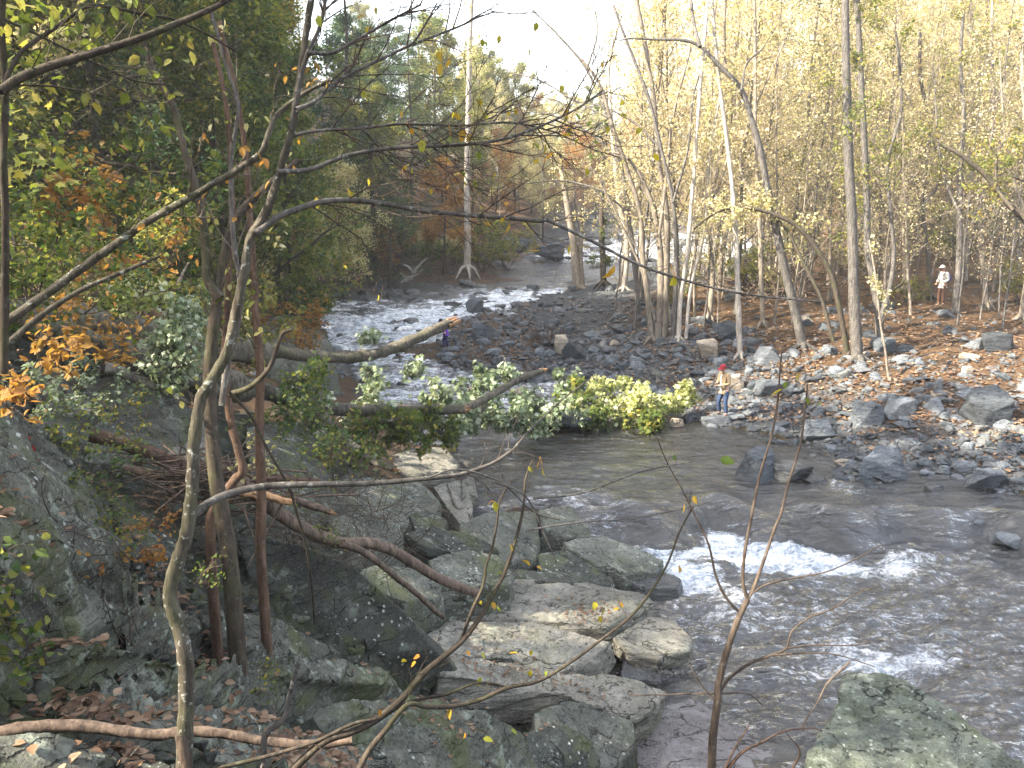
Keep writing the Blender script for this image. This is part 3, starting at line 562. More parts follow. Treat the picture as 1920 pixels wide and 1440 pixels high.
# --- left foreground
slab([(60,1090,4.75),(110,1045,4.8),(200,1055,4.6),(300,1100,4.1),(375,1150,3.6),(392,1190,3.4),(330,1215,3.5),(230,1218,3.8),(140,1190,4.3)], 1.3, M_ROCK, 'big domed lichen rock split by a slanting dark crack', .035, .025, 30, .05, .8, bed=(10, 35, 20))
slab([(-60,1215,4.7),(120,1210,4.6),(240,1225,4.2),(330,1235,3.9),(480,1215,3.4),(620,1235,2.6),(740,1262,1.9),(760,1290,1.7),(640,1300,2.2),(500,1330,2.9),(330,1315,3.6),(150,1300,4.2),(-60,1300,4.6)], 1., M_ROCK, 'long mossy ledge crossing behind the main sapling', .04, .028, 31, .03, 1.1, bed=(10, 8, 5))
slab([(390,1190,3.5),(430,1150,3.4),(520,1165,3.0),(640,1215,2.3),(600,1235,2.5),(480,1215,3.2)], .6, M_ROCK, 'ribbed grey rock holding a pocket of tan leaves', .035, .028, 32, .05, 1.0, bed=(20, 10, 20))
slab([(80,1330,4.45),(200,1300,4.25),(340,1305,3.9),(480,1340,3.3),(560,1372,2.9),(500,1420,3.1),(340,1380,3.9),(150,1365,4.4)], .8, M_ROCK, 'low smooth shelf behind the root-like log', .04, .02, 33, .04, .4)
slab([(-40,1385,4.75),(90,1372,4.7),(165,1395,4.55),(190,1460,4.5),(100,1560,4.6),(-40,1560,4.7)], .8, M_ROCK, 'grey-green rock under the thick end of the root-like log', .03, .03, 34, .05, .5)
slab([(380,1420,3.7),(450,1372,3.4),(600,1375,2.8),(690,1420,2.4),(700,1560,2.4),(420,1560,3.7)], .9, M_BANK, 'smooth pale tan slab at the foot of the crooked stub', .04, .02, 35, .04, .3)
slab([(60,690,5.1),(130,668,4.9),(240,690,4.5),(330,740,3.9),(372,775,3.6),(350,830,3.5),(260,858,3.9),(150,850,4.3),(70,800,4.9)], 1.6, M_ROCK, 'great layered lichen boulder beneath the huge fallen trunk', .05, .045, 36, .04, 1.0, bed=(8, 22, 15))
slab([(262,790,3.9),(320,765,3.6),(385,790,3.3),(380,850,3.3),(310,870,3.6),(262,830,3.9)], .8, M_PALE, 'whitish lichen-crusted block above the stick pile', .04, .04, 37, .04, 1)
slab([(-80,760,5.9),(0,740,5.8),(60,800,5.3),(150,880,4.9),(205,960,4.5),(240,1040,4.3),(150,1060,4.7),(60,1050,5.1),(-80,1050,5.6)], 1.4, M_ROCK, 'steep blocky rock mass overgrown with a leafy vine', .05, .035, 38, .03, 1.0, bed=(40, 20, 10))
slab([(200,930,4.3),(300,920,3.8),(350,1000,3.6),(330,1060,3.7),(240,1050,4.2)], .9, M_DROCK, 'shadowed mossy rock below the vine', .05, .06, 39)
slab([(440,620,3.0),(520,592,2.6),(580,600,1.9),(620,640,1.4),(600,680,1.5),(500,670,2.6)], 1.1, M_BANK, 'grey boulder on the bank where the upper log crosses', .06, .05, 40)
slab([(500,600,2.3),(560,582,1.8),(585,600,1.6),(540,625,2.0)], .9, M_DROCK, 'dark boulder at the bend of the white rapids', .06, .05, 41)
slab([(600,700,1.1),(630,690,.9),(640,740,.8),(600,750,1.1)], .9, M_DROCK, 'dark block standing at the rapids between the two snapped logs', .05, .04, 42)
slab([(900,1062,.45),(1010,1072,.3),(1110,1090,.1),(1100,1100,.1),(960,1085,.35)], .4, M_DROCK, 'thin dark rim of rock bordering the broadest ledge', .03, .02, 43)
# --- stones in the stream and landmarks of the far shore
slab([(1398,850,.62),(1420,836,.68),(1446,838,.66),(1452,852,.6),(1425,862,.58)], 1.0, M_BLUED, 'steep dark pyramid-shaped boulder in the shallows', .035, .03, 51, 1.15, group='boulders of the stream and the far shore')
slab([(1618,862,.55),(1642,836,.75),(1680,838,.72),(1694,856,.55),(1660,880,.25)], 1.0, M_BLUE, 'big angular grey boulder with a lit slanting top at the shallow side channel', .035, .03, 52, .62, group='boulders of the stream and the far shore')
slab([(1555,962,-.35),(1600,958,-.33),(1660,975,-.42),(1692,992,-.5),(1650,1004,-.55),(1605,1000,-.55)], .5, M_BLUED, 'flat dark slab lying in the fast water', .03, .02, 53, .02, .8, group='boulders of the stream and the far shore')
boulder(1490, 915, 85, 42, M_WET, 'low wet black rock beside the pyramid boulder', 54, z=-.2)
boulder(1530, 925, 50, 30, M_WET, 'smaller wet black rock at the lip of the drop', 55, z=-.3)
boulder(1755, 955, 40, 40, M_WET, 'blocky black stone at the mouth of the side channel', 56, z=-.5)
boulder(1862, 797, 92, 62, M_BLUED, 'large dark block on the leafy slope of the far shore', 57)
boulder(1080, 672, 56, 32, M_BLUED, 'dark cube-like boulder leaning on a cream one', 58, n=9)
boulder(1056, 660, 34, 30, M_TAN, 'cream stone half hidden by the dark cube-like boulder', 59)
boulder(1326, 680, 44, 36, M_TAN, 'upright tan boulder just behind the fisherman', 60, n=10)
boulder(1378, 738, 34, 32, M_TAN, 'pale pointed stone at the fisherman\'s side', 61, n=10)
boulder(1437, 686, 52, 27, M_BLUE, 'smooth rounded grey boulder between two leaning trees', 62)
boulder(1362, 640, 50, 34, M_BLUED, 'long dark stone at the foot of the leaning pale tree', 63, flat=.4)
boulder(1450, 745, 66, 22, M_BLUE, 'flat-topped light stone beyond the pointed one', 64)
boulder(1537, 830, 60, 32, M_BLUE, 'pale blue flat stone at the pool shore', 65)
boulder(1628, 800, 56, 42, M_BLUE, 'broad grey boulder in the middle of the cobble shore', 66)
boulder(1690, 790, 56, 36, M_BLUE, 'light sloping boulder next to the broad grey one', 67)
boulder(1853, 932, 74, 46, M_BLUE, 'whitish blue block low on the cobble shore', 68)
boulder(1862, 980, 62, 28, M_BLUE, 'flat oval stone standing in shallow water', 69, z=-.55)
boulder(1838, 1003, 30, 24, M_BLUE, 'small round stone alone in the water', 70, z=-.62)
boulder(1893, 1030, 46, 26, M_BLUE, 'squared stone nearest the deep water of the far shore', 71, z=-.64)
boulder(1660, 662, 50, 24, M_BLUED, 'mossy boulder leaning on the long fallen pole', 72)
boulder(890, 590, 36, 26, M_BLUE, 'dark flat stone at the head of the gravel bar', 73)
boulder(1000, 552, 26, 14, M_BLUED, 'dark stone breaking the white water near the upper pool', 74)
boulder(905, 642, 36, 28, M_BLUED, 'tall bluish slab of stone beside the crouching child', 75)
boulder(1870, 662, 62, 30, M_BLUED, 'grey rock half sunk in brown leaves below the pole', 76)
boulder(1270, 800, 26, 14, M_TAN, 'white stone caught in the pale leaves', 77, z=.05)
boulder(1700, 950, 46, 16, M_WETSLAB, 'thin brownish stone awash in the side channel', 78, z=-.55)
boulder(1055, 810, 130, 30, M_BLUED, 'flat dark rock below the snapped lower log', 79, z=.0)
boulder(900, 790, 60, 40, M_PALE, 'pale rock under the snapped lower log', 80, z=.0)
boulder(970, 760, 34, 34, M_TAN, 'bright white rock wrapped in silvery leaves', 81, z=.15)
boulder(960, 470, 70, 26, M_BLUED, 'dark rock shelf beyond the upper pool', 82)
boulder(1030, 494, 60, 26, M_BLUED, 'tall dark outcrop splitting the distant rapids', 83)
boulder(1130, 505, 50, 24, M_BLUED, 'low outcrop at the back of the upper pool', 84)
# --- loose cobbles: the larger ones each an object, the small ones one sheet of rubble
rg = np.random.default_rng(7); CB = []
def cobble_zone(n, u0, u1, v0, v1, s0, s1, cond=None):
    k = 0
    while k < n:
        u = rg.uniform(u0, u1); v = rg.uniform(v0, v1)
        if cond and not cond(u, v): k += 1; continue
        p = ground(u, v, 110)
        if p[2] < wz1(p[0], p[1]) - .12: k += 1; continue
        CB.append((u, v, p, math.exp(rg.uniform(math.log(s0), math.log(s1))))); k += 1
def shore(u, v):  # edge of the stones against the leafy wood floor
    return v > np.interp(u, [800, 1000, 1100, 1250, 1400, 1600, 1750, 1920], [560, 552, 545, 560, 640, 665, 700, 690]) + rg.normal(0, 14)
cobble_zone(430, 1290, 1930, 670, 905, .16, .75, shore)
cobble_zone(320, 1560, 1960, 820, 1010, .14, .62, shore)
cobble_zone(520, 830, 1420, 560, 770, .22, .85, shore)
cobble_zone(90, 1000, 1900, 520, 680, .3, 1.0)
cobble_zone(60, 480, 760, 560, 720, .3, .9); cobble_zone(45, 560, 900, 500, 560, .3, .9)
CB.sort(key=lambda c: -c[3] / depth(c[2]))
ZL = [('blue-grey angular cobbles by the pool', 'angular blue-grey cobble lying on the shore by the fisherman and the pool'), ('blue-grey stones of the gravel bar', 'blue-grey stone of the gravel bar beside the rapids'),
      ('stones in the leafy wood edge', 'grey stone half buried in brown leaves at the edge of the wood'), ('stones along the far bank of the rapids', 'dark stone on the shaded bank beyond the snapped logs'), ('stones of the wide cobble shore', 'blue-grey stone of the wide cobble shore beyond the side channel')]
rub = MB(); USED = {}
for k, (u, v, p, s) in enumerate(CB):
    zi = 3 if u < 800 else 1 if (u < 1290 and v < 780) else 2 if v < np.interp(u, [1290, 1920], [640, 735]) else 0 if u < 1560 else 4
    i = int(rg.integers(16)); rz = rg.uniform(0, 6.28); t1, t2 = rg.normal(0, .22, 2)
    if k < 235:
        m = M_TAN if rg.random() < .04 else M_BLUED if rg.random() < .35 else M_BLUE
        cw = {M_TAN: 'tan', M_BLUED: 'dark', M_BLUE: 'blue-grey'}[m]; nr_ = near(p[0], p[1]); sw = 'broad' if s > .72 else 'middling' if s > .5 else 'small'; lb_ = '%s %s %s %s' % (sw, cw, ['angular stone', 'rounded stone', 'thick block', 'flat stone'][i % 4], nr_ or 'on the shaded far bank')
        if len(lb_.split()) > 16: lb_ = lb_.replace('thick ', '').replace('rounded ', '').replace('just ', '')
        gr_ = USED.setdefault(lb_, ZL[zi][0])
        o = obj('stone', stone_me(i, m)); o.location = p + [0, 0, s * .02]; o.rotation_euler = (t1, t2, rz); o.scale = (s, s, s * rg.uniform(.8, 1.2)); tag(o, lb_, 'stone', gr_)
# small rubble
def rubble(n, u0, u1, v0, v1, s0, s1, mb, cond=None, wetok=-.1):
    us = rg.uniform(u0, u1, n); vs = rg.uniform(v0, v1, n)
    for u, v in zip(us, vs):
        if cond and not cond(u, v): continue
        p = ground(u, v, 110)
        if p[2] < wz1(p[0], p[1]) + wetok: continue
        s = math.exp(rg.uniform(math.log(s0), math.log(s1))); V, Fc = SMALL[int(rg.integers(len(SMALL)))]
        M3 = np.array((Matrix.Rotation(rg.uniform(0, 6.28), 3, 'Z') @ Matrix.Rotation(rg.normal(0, .3), 3, 'X')))
        mb.add((V * s) @ M3.T + p + [0, 0, s * .03], Fc, rg.random())
SMALL = []
for sd in range(12):
    bm, V = stone_mesh(300 + sd, [.45, .6, .75, .35][sd % 4], 11, .04, 0, .02); SMALL.append(bm_to_mb(bm, V)); bm.free()
M_RUB = rock_mat('rubble_stone', (.035, .04, .045), (.08, .087, .095), (.15, .155, .16), .05, 0, warm=(.16, .155, .12), waterline=-.66)
rubble(5200, 1280, 1960, 660, 1010, .07, .26, rub, shore); rubble(5600, 820, 1430, 545, 780, .09, .32, rub, shore); rubble(700, 480, 900, 510, 740, .1, .35, rub)
rubble(900, 1000, 1920, 520, 700, .1, .3, rub)
for u, v, p, s in CB[235:]:
    V, Fc = STONES[int(rg.integers(16))]; M3 = np.array(Matrix.Rotation(rg.uniform(0, 6.28), 3, 'Z') @ Matrix.Rotation(rg.normal(0, .25), 3, 'X')); rub.add((V * s) @ M3.T + p + [0, 0, s * .1], Fc, rg.random())
o = rub.build('rubble', M_RUB); tag(o, 'small broken grey stones covering the far shore', 'rubble', kind='stuff')
try: o.data.set_sharp_from_angle(angle=R(24))
except Exception: pass
# broken stones lodged on and between the ledges of the near bank
NB = MB(); nb_n = 0
for _ in range(2600):
    u = rg.uniform(-40, 1280); v = rg.uniform(640, 1440); p = ground(u, v, 40)
    if p[1] > 24 or p[2] < wz1(p[0], p[1]) - .1 or (u > 950 and v < 940): continue
    s = math.exp(rg.uniform(math.log(.06), math.log(.30 if v > 1000 else .42))); V, Fc = SMALL[int(rg.integers(12))]
    M3 = np.array((Matrix.Rotation(rg.uniform(0, 6.28), 3, 'Z') @ Matrix.Rotation(rg.normal(0, .35), 3, 'X'))); NB.add((V * s * [1, 1, .8]) @ M3.T + p + [0, 0, s * .1], Fc, rg.random())
o = NB.build('rubble', M_DROCK); tag(o, 'broken dark stones lodged between the near ledges', 'rubble', kind='stuff')
try: o.data.set_sharp_from_angle(angle=R(24))
except Exception: pass
wr = MB()   # dark wet stones poking through the rapids
for _ in range(170):
    x = rg.uniform(-11, 2); y = rg.uniform(33, 53); z = wz1(x, y); b = float(base_z([x], [y])[0])
    if b > z + .05 or b < z - 1: continue
    s = rg.uniform(.25, .9) * (1.2 if y > 42 else .7); V, Fc = SMALL[int(rg.integers(12))]; wr.add(V * s * [1, 1, .8] + [x, y, z - .02], Fc, rg.random())
for _ in range(200):
    x = rg.uniform(-3, 34); y = rg.uniform(64, 100); z = wz1(x, y); V, Fc = SMALL[int(rg.integers(12))]; wr.add(V * rg.uniform(.6, 2.0) + [x, y, z], Fc, rg.random())
o = wr.build('rapids_stones', M_WET); tag(o, 'dark wet stones breaking the white rapids', 'stones', kind='stuff')

def bvh_of(o):
    me = o.data; n = len(me.vertices); C = np.empty(n * 3, np.float32); me.vertices.foreach_get('co', C); C = C.reshape(-1, 3) + np.array(o.location[:])
    return BVHTree.FromPolygons([tuple(c) for c in C.tolist()], [tuple(p.vertices) for p in me.polygons]), C.min(0), C.max(0)
HB = [bvh_of(o) for o in HERO if o.location.y < 24]
def drop(x, y):
    """height of whatever rock or ground lies under (x, y)"""
    z = gz1(x, y); nrm = None
    for b, lo, hi in HB:
        if lo[0] < x < hi[0] and lo[1] < y < hi[1]:
            h = b.ray_cast(Vector((x, y, 12)), Vector((0, 0, -1)))
            if h[0] is not None and h[0].z > z: z = h[0].z; nrm = h[1]
    return z, nrm
# ------------------------------------------------------------------ trees
def norm(a): return a / (np.linalg.norm(a) + 1e-9)
def perp(d, rg):
    a = np.cross(d, rg.normal(size=3)); return norm(a)
def limb(mb, p, d, L, r, rg, up=.25, wob=.18, seg=6, k=4, tip=.25):
    P = [np.array(p, float)]; d = norm(np.array(d, float))
    for _ in range(seg):
        d = norm(d + rg.normal(0, wob, 3) + np.array([0, 0, up / seg])); P.append(P[-1] + d * L / seg)
    P = np.array(P); tube(mb, P, np.linspace(r, r * tip, len(P)), k); return P
def along(P, t):
    f = t * (len(P) - 1); i = min(int(f), len(P) - 2); q = f - i; return P[i] * (1 - q) + P[i + 1] * q, norm(P[i + 1] - P[i])
def twigs(mb, P, n, L, r, rg, lo=.15, depth_=2, spread=.9, up=.2, tips=None, k=3, seg=4):
    """side twigs off a limb; collects leaf points in tips"""
    for _ in range(n):
        t = rg.uniform(lo, 1); p, d = along(P, t); dd = norm(d + perp(d, rg) * spread); l = L * rg.uniform(.5, 1.2) * (1.15 - .5 * t)
        Q = limb(mb, p, dd, l, r, rg, up, .2, seg, k)
        if depth_ > 1: twigs(mb, Q, max(3, n // 2), l * .5, r * .5, rg, .2, depth_ - 1, spread, up, tips, 3, 3)
        elif tips is not None:
            for t_ in (.35, .55, .75, .92, 1.): tips.append(along(Q, t_)[0])
def proto(seed, H, r0, kind, lm, bm_, nleaf, lsize, card='card', crown0=.35, spread=.32, nl=16, sub=7, lean=.05):
    rg = np.random.default_rng(seed); wood = MB(); lf = MB(); tips = []
    n = 12; z = np.linspace(0, H, n); P = np.stack([np.cumsum(rg.normal(0, .05 * H / 12, n)) + z * rg.normal(0, lean), np.cumsum(rg.normal(0, .05 * H / 12, n)) + z * rg.normal(0, lean), z], 1); P -= P[0]
    rad = r0 * (1 - .86 * (z / H) ** .9); rad[0] *= 1.35; Ps = spline(P, 2); rad = np.interp(np.linspace(0, 1, len(Ps)), np.linspace(0, 1, n), rad)
    Ps[0, 2] = -.35; tube(wood, Ps, rad, 8, bump=r0 * .12, seed=seed)
    for i in range(nl):
        t = crown0 + (1 - crown0) * ((i + rg.uniform(0, 1)) / nl) ** .9; t = min(t, .99); p, d = along(P, t); a = i * 2.4 + rg.uniform(-.5, .5)
        if kind == 'conifer':
            L = H * spread * (1.05 - t) * rg.uniform(.8, 1.2) / (1 - crown0) + .3; D = np.array([math.cos(a), math.sin(a), rg.uniform(-.1, .12)]); up = -.3
        else:
            L = H * spread * rg.uniform(.6, 1.1) * (1.15 - .75 * (t - crown0) / (1 - crown0)); e = rg.uniform(.45, 1.1) if kind == 'slim' else rg.uniform(.1, .8); D = np.array([math.cos(a), math.sin(a), e]); up = .5
        Q = limb(wood, p, D, L, r0 * .42 * (1.1 - t), rg, up, .16, 6, 4)
        twigs(wood, Q, sub, L * .38, r0 * .11 * (1.1 - .5 * t), rg, .2, 2, .9 if kind != 'conifer' else .7, .15 if kind != 'conifer' else -.1, tips)
    tips = np.array(tips); pick = tips[rg.integers(len(tips), size=nleaf)]
    clump = .16 if kind == 'slim' else .22
    pick = pick + rg.normal(0, clump, (nleaf, 3)) * ([1, 1, .45] if kind == 'conifer' else [1, 1, .8])
    leaves(lf, pick, lsize, rg, card, .5, .55 if kind == 'conifer' else .1)
    return wood.mesh('trunk', bm_), lf.mesh('crown', lm), H
PR = {}
for i in range(7): PR['slim', i] = proto(400 + i, 17 + (i % 3) * 2, .085 + .02 * (i % 3), 'slim', [L_TAN, L_YELLOW, L_TAN, L_TAN, L_YGREEN, L_YELLOW, L_TAN][i], [B_TAN, B_PALE, B_TAN, B_GREY, B_TAN, B_PALE, B_GREY][i], 4200, .105, 'card', .14, .19, 34, 7, .04)
for i in range(5): PR['dense', i] = proto(420 + i, 12 + (i % 3) * 2, .16, 'broad', [L_GREEN, L_GREEN, L_YGREEN, L_DGREEN, L_YGREEN][i], B_DARK, 15000, .15, 'card', .08, .34, 24, 7)
for i in range(3): PR['gold', i] = proto(430 + i, 8 + i * 1.5, .10, 'broad', [L_ORANGE, L_YELLOW, L_ORANGE][i], B_DARK, 8000, .13, 'card', .12, .4, 18, 6)
for i in range(3): PR['hem', i] = proto(440 + i, 14 + i * 2, .17, 'conifer', L_DGREEN, B_DARK, 13000, .17, 'long', .06, .30, 40, 6, .01)
def shrub_proto(seed, H, lm, nleaf, lsize, card='card'):
    rg = np.random.default_rng(seed); wood = MB(); lf = MB(); tips = []
    for i in range(7):
        a = rg.uniform(0, 6.28); Q = limb(wood, [0, 0, -.1], [math.cos(a) * .6, math.sin(a) * .6, 1], H * rg.uniform(.7, 1.1), .022, rg, .1, .14, 7, 4)
        twigs(wood, Q, 7, H * .35, .009, rg, .25, 2, 1., .1, tips)
    tips = np.array(tips); pick = tips[rg.integers(len(tips), size=nleaf)] + rg.normal(0, .07, (nleaf, 3)); leaves(lf, pick, lsize, rg, card, .4, .2)
    return wood.mesh('stems', B_WHIP), lf.mesh('foliage', lm), H
for i, (m, nn) in enumerate([(L_YGREEN, 1500), (L_YELLOW, 1200), (L_GREEN, 1900), (L_ORANGE, 1300), (L_TAN, 700), (L_GREEN, 1500)]): PR['shrub', i] = shrub_proto(460 + i, 2.6, m, nn, .12)
FIRST = {}
def plant(kind, i, x, y, rz, sc, label, group, cat='tree', names=('trunk', 'crown'), nm='forest_tree', z=None):
    tr, cr, H = PR[kind, i]; e = empty(nm, (x, y, (gz1(x, y) if z is None else z) - .05), label, cat, group, rz, sc)
    obj(names[0], tr, e); obj(names[1], cr, e); return e
rg = np.random.default_rng(11)
def sun_gap(x, y):   # the break in the crowns that lets the sun reach the pool by the fisherman
    t = (6.3 - x) / .78; return x < -3 and abs(y - (27.4 - .26 * t)) < 3.4
def river_free(x, y): return float(base_z([x], [y])[0]) > wz1(x, y) + .25 or not (4 < y < 126 and -14 < x < 45)
SKY_U = [560, 640, 690, 760, 850, 900, 960, 1000, 1060, 1110, 1150, 1210]; SKY_V = [-300, -60, 10, 0, 30, 60, 120, 175, 200, 170, 60, -300]
def fit_sky(u, x, Y, H, sc):   # keep the gap of open sky over the bend
    if not 600 < u < 1240: return sc
    v = np.interp(u, SKY_U, SKY_V) + rg.normal(0, 16); top = at(u, v, Y)[2]; return min(sc, (top - gz1(x, Y)) / H)
def scatter(n, u0, u1, y0, y1, kinds, label, group, sc=(.8, 1.25), mind=1.6, cat='tree', nm='forest_tree', ypow=1., names=('trunk', 'crown'), cond=None):
    k = 0; tries = 0
    while k < n and tries < n * 40:
        tries += 1; Y = y0 + (y1 - y0) * rg.uniform() ** ypow; u = rg.uniform(u0, u1); x = (u - 960) / F_PX * Y * 1.02
        if sun_gap(x, Y) or not river_free(x, Y) or (cond and not cond(x, Y)): continue
        if any((x - a) ** 2 + (Y - b) ** 2 < mind ** 2 for a, b in TP): continue
        kd, i = kinds[int(rg.integers(len(kinds)))]; s_ = fit_sky(u, x, Y, PR[kd, i][2], rg.uniform(*sc))
        if s_ < .3: continue
        TP.append((x, Y))
        lb, gr = (label(kd, i), group(kd, i)) if callable(label) else (label, group)
        nr_ = near(x, Y)
        if nr_ and Y < 60 and len((lb + ' ' + nr_).split()) <= 16: lb = lb + ' ' + nr_
        plant(kd, i, x, Y, rg.uniform(0, 6.28), s_, lb, gr, cat, names, nm); k += 1
TP = [(6.5, 27.8), (18.5, 38.8), (-3, 37)]
SL = [('slim', i) for i in range(7)]
scatter(40, 1130, 1960, 38, 56, SL, lambda k, i: ['slim pale-barked tree with tan leaves in the sunlit wood', 'slim white-barked tree with yellow leaves in the sunlit wood', '', 'slim grey-barked tree with tan leaves in the sunlit wood', 'slim tree with yellow-green leaves in the sunlit wood', '', ''][{2: 0, 5: 1, 6: 3}.get(i, i)], lambda k, i: 'front rows of the sunlit wood, kind %s' % ['tan', 'yellow', 'tan', 'grey', 'green', 'yellow', 'grey'][i], mind=1.8, cond=lambda x, y: x > 5)
scatter(75, 1080, 1990, 56, 92, SL, 'thin-trunked tree in the middle rows of the sunlit wood', 'middle rows of the sunlit wood', mind=1.8, cond=lambda x, y: x > 4)
scatter(80, 1000, 2000, 88, 150, SL + [('gold', 1)], 'distant leafy tree on the sunlit hillside', 'distant trees of the sunlit hillside', (.9, 1.4), mind=2.4)
for i in range(4): PR['bare', i] = proto(480 + i, 9 + i * 1.5, .05, 'slim', L_YELLOW if i % 2 else L_TAN, B_TAN if i % 2 else B_GREY, 900, .09, 'card', .12, .26, 26, 8, .07)
scatter(75, 1110, 1960, 34, 66, [('bare', i) for i in range(4)], 'thin twiggy almost bare tree in the sunlit wood', 'twiggy bare trees of the sunlit wood', (.6, 1.25), 1.0, nm='young_tree', cond=lambda x, y: x > 4.8 and float(base_z([x], [y])[0]) > 1.5)
scatter(30, 1130, 1960, 45, 80, SL, 'thin young tree in the sunlit wood', 'young trees of the sunlit wood', (.32, .6), 1.2, nm='young_tree', cond=lambda x, y: x > 4.5)
scatter(55, 860, 1180, 72, 130, [('gold', 0), ('gold', 1), ('gold', 2), ('dense', 2), ('dense', 4), ('slim', 1)], 'small autumn tree on the far bank beyond the distant rapids', 'small trees beyond the distant rapids', (.6, 1.), 1.6)
scatter(28, 1230, 1960, 38, 75, [('shrub', 0), ('shrub', 1), ('shrub', 4), ('shrub', 5)], 'waist-high leafy shrub on the floor of the sunlit wood', 'shrubs of the sunlit wood', (.5, 1.1), 1., 'shrub', 'leafy_shrub', names=('stems', 'foliage'), cond=lambda x, y: x > 5)
scatter(9, 1560, 1960, 50, 75, [('dense', 2), ('dense', 4), ('dense', 0)], 'bushy green tree among bare trunks of the sunlit wood', 'bushy green trees of the sunlit wood', (.5, .8))
DL = [('dense', i) for i in range(5)]
scatter(26, -150, 620, 24, 46, DL + [('hem', 1), ('dense', 2), ('gold', 1), ('dense', 4)], lambda k, i: 'dark feathery evergreen on the shaded slope above the fallen trunks' if k == 'hem' else 'yellow-leaved tree on the shaded slope above the fallen trunks' if k == 'gold' else 'leafy broad tree on the shaded slope above the fallen trunks', lambda k, i: 'shaded slope trees, kind ' + k, (.8, 1.15), 2., cond=lambda x, y: x < -9)
scatter(34, -150, 900, 46, 80, DL + [('hem', 0), ('hem', 1), ('gold', 0), ('gold', 1)], lambda k, i: 'orange-leaved small tree back in the shaded wood' if k == 'gold' else 'dark evergreen back in the shaded wood' if k == 'hem' else 'green leafy tree back in the shaded wood', lambda k, i: 'shaded wood, kind ' + k, (.85, 1.2), 2., cond=lambda x, y: x < -3)
scatter(50, -100, 1100, 80, 170, DL + SL[:3] + [('hem', 2)], 'hazy tree high on the far side of the valley', 'trees high on the far side of the valley', (.9, 1.35), 3.)
scatter(30, -100, 620, 17, 44, [('shrub', 0), ('shrub', 2), ('shrub', 3), ('shrub', 5), ('shrub', 1)], 'leafy shrub under the trees of the shaded slope', 'shrubs of the shaded slope', (.7, 1.4), 1.2, 'shrub', 'leafy_shrub', names=('stems', 'foliage'), cond=lambda x, y: x < -6.5)
scatter(24, 480, 960, 50, 66, [('shrub', 1), ('shrub', 3), ('shrub', 2), ('shrub', 0)], 'overhanging shrub on the shaded far bank', 'shrubs of the shaded far bank', (.7, 1.3), 1.2, 'shrub', 'leafy_shrub', names=('stems', 'foliage'))
# trees out of frame on the near slope and behind the viewer; they shade the near bank as in the place itself
for x, y in [(-14, 12), (-16, 6), (-11, 18), (-13, 0), (-18, 17), (-20, 9), (-22, 0), (-17, 24), (-24, 20), (-26, 10), (-8, -7), (-3, -10), (-14, -8), (-20, -12), (3, -13), (-28, 2), (-26, 30), (-30, 22), (-8, -16), (-30, -10), (-33, 14)]:
    if sun_gap(x, y): continue
    kd, i = (DL + [('hem', 1)])[int(rg.integers(6))]; x += rg.normal(0, .7); y += rg.normal(0, .7)
    plant(kd, i, x, y, rg.uniform(0, 6.28), rg.uniform(1.0, 1.35), 'tall leafy tree on the near slope beside the viewpoint', 'trees of the near slope')
# ------------------------------------------------------------------ traced saplings of the near bank
def T3(pts, Y0, Y1=None, n=5):
    Y1 = Y0 if Y1 is None else Y1; m = len(pts); P = [at(u, v, Y0 + (Y1 - Y0) * i / max(1, m - 1)) for i, (u, v) in enumerate(pts)]
    return spline(P, n) if n > 1 else np.array(P)
def stem(mb, pts, w0, w1, Y0, Y1=None, k=8, bump=0, seed=0, wob=0, cap=False, n=5, root=False):
    P = T3(pts, Y0, Y1, n)
    if root:
        z = drop(P[0][0], P[0][1])[0]
        if P[0][2] > z: P = np.vstack([[P[0][0], P[0][1], z - .15], P])
    d = np.array([depth(p) for p in P]); r = np.linspace(w0, w1, len(P)) * d / F_PX / 2
    if wob: P = P + np.stack([vnoise(np.stack([np.arange(len(P)) * .6 + s, P[:, 2], P[:, 0]], 1), seed + s) for s in range(3)], 1) * wob
    tube(mb, P, r, k, bump=bump, seed=seed, cap=cap); return P
TWS = []
def bunch(P, n, L, r, rg, tips, wood, **k):   # the twigs of each branch are a mesh of their own
    m = MB(); twigs(m, P, n, L, r, rg, tips=tips, **k); TWS.append(m)
def plant_leaves(mb, tips, n, size, rg, kind='leaf', jit=.03, droop=.9):
    tips = np.array(tips); leaves(mb, tips[rg.integers(len(tips), size=n)] + rg.normal(0, jit, (n, 3)), size, rg, kind, droop, .1)
BR = []
def bstem(*a, **k):
    m = MB(); P = stem(m, *a, **k); BR.append(m); return P
def flush(e, name, mat):
    for m in BR: fin(e, name, m, mat)
    BR.clear()
def thing_tree(nm, P0, label, cat='tree', group=None):
    return empty(nm, (0, 0, 0), label, cat, group) if P0 is None else empty(nm, tuple(P0), label, cat, group)
def fin(e, name, mb, mat, smooth=True):   # meshes were made in place coordinates: shift them to the thing's base
    if name in ('twigs', 'wood') and TWS:
        L_ = TWS[:]; TWS.clear()
        for m in L_: fin(e, 'twigs', m, mat)
    if not mb.n: return None
    off = np.array(e.location[:]); mb.v = [v - off for v in mb.v]; return mb.build(name, mat, e, smooth)
rg = np.random.default_rng(21)
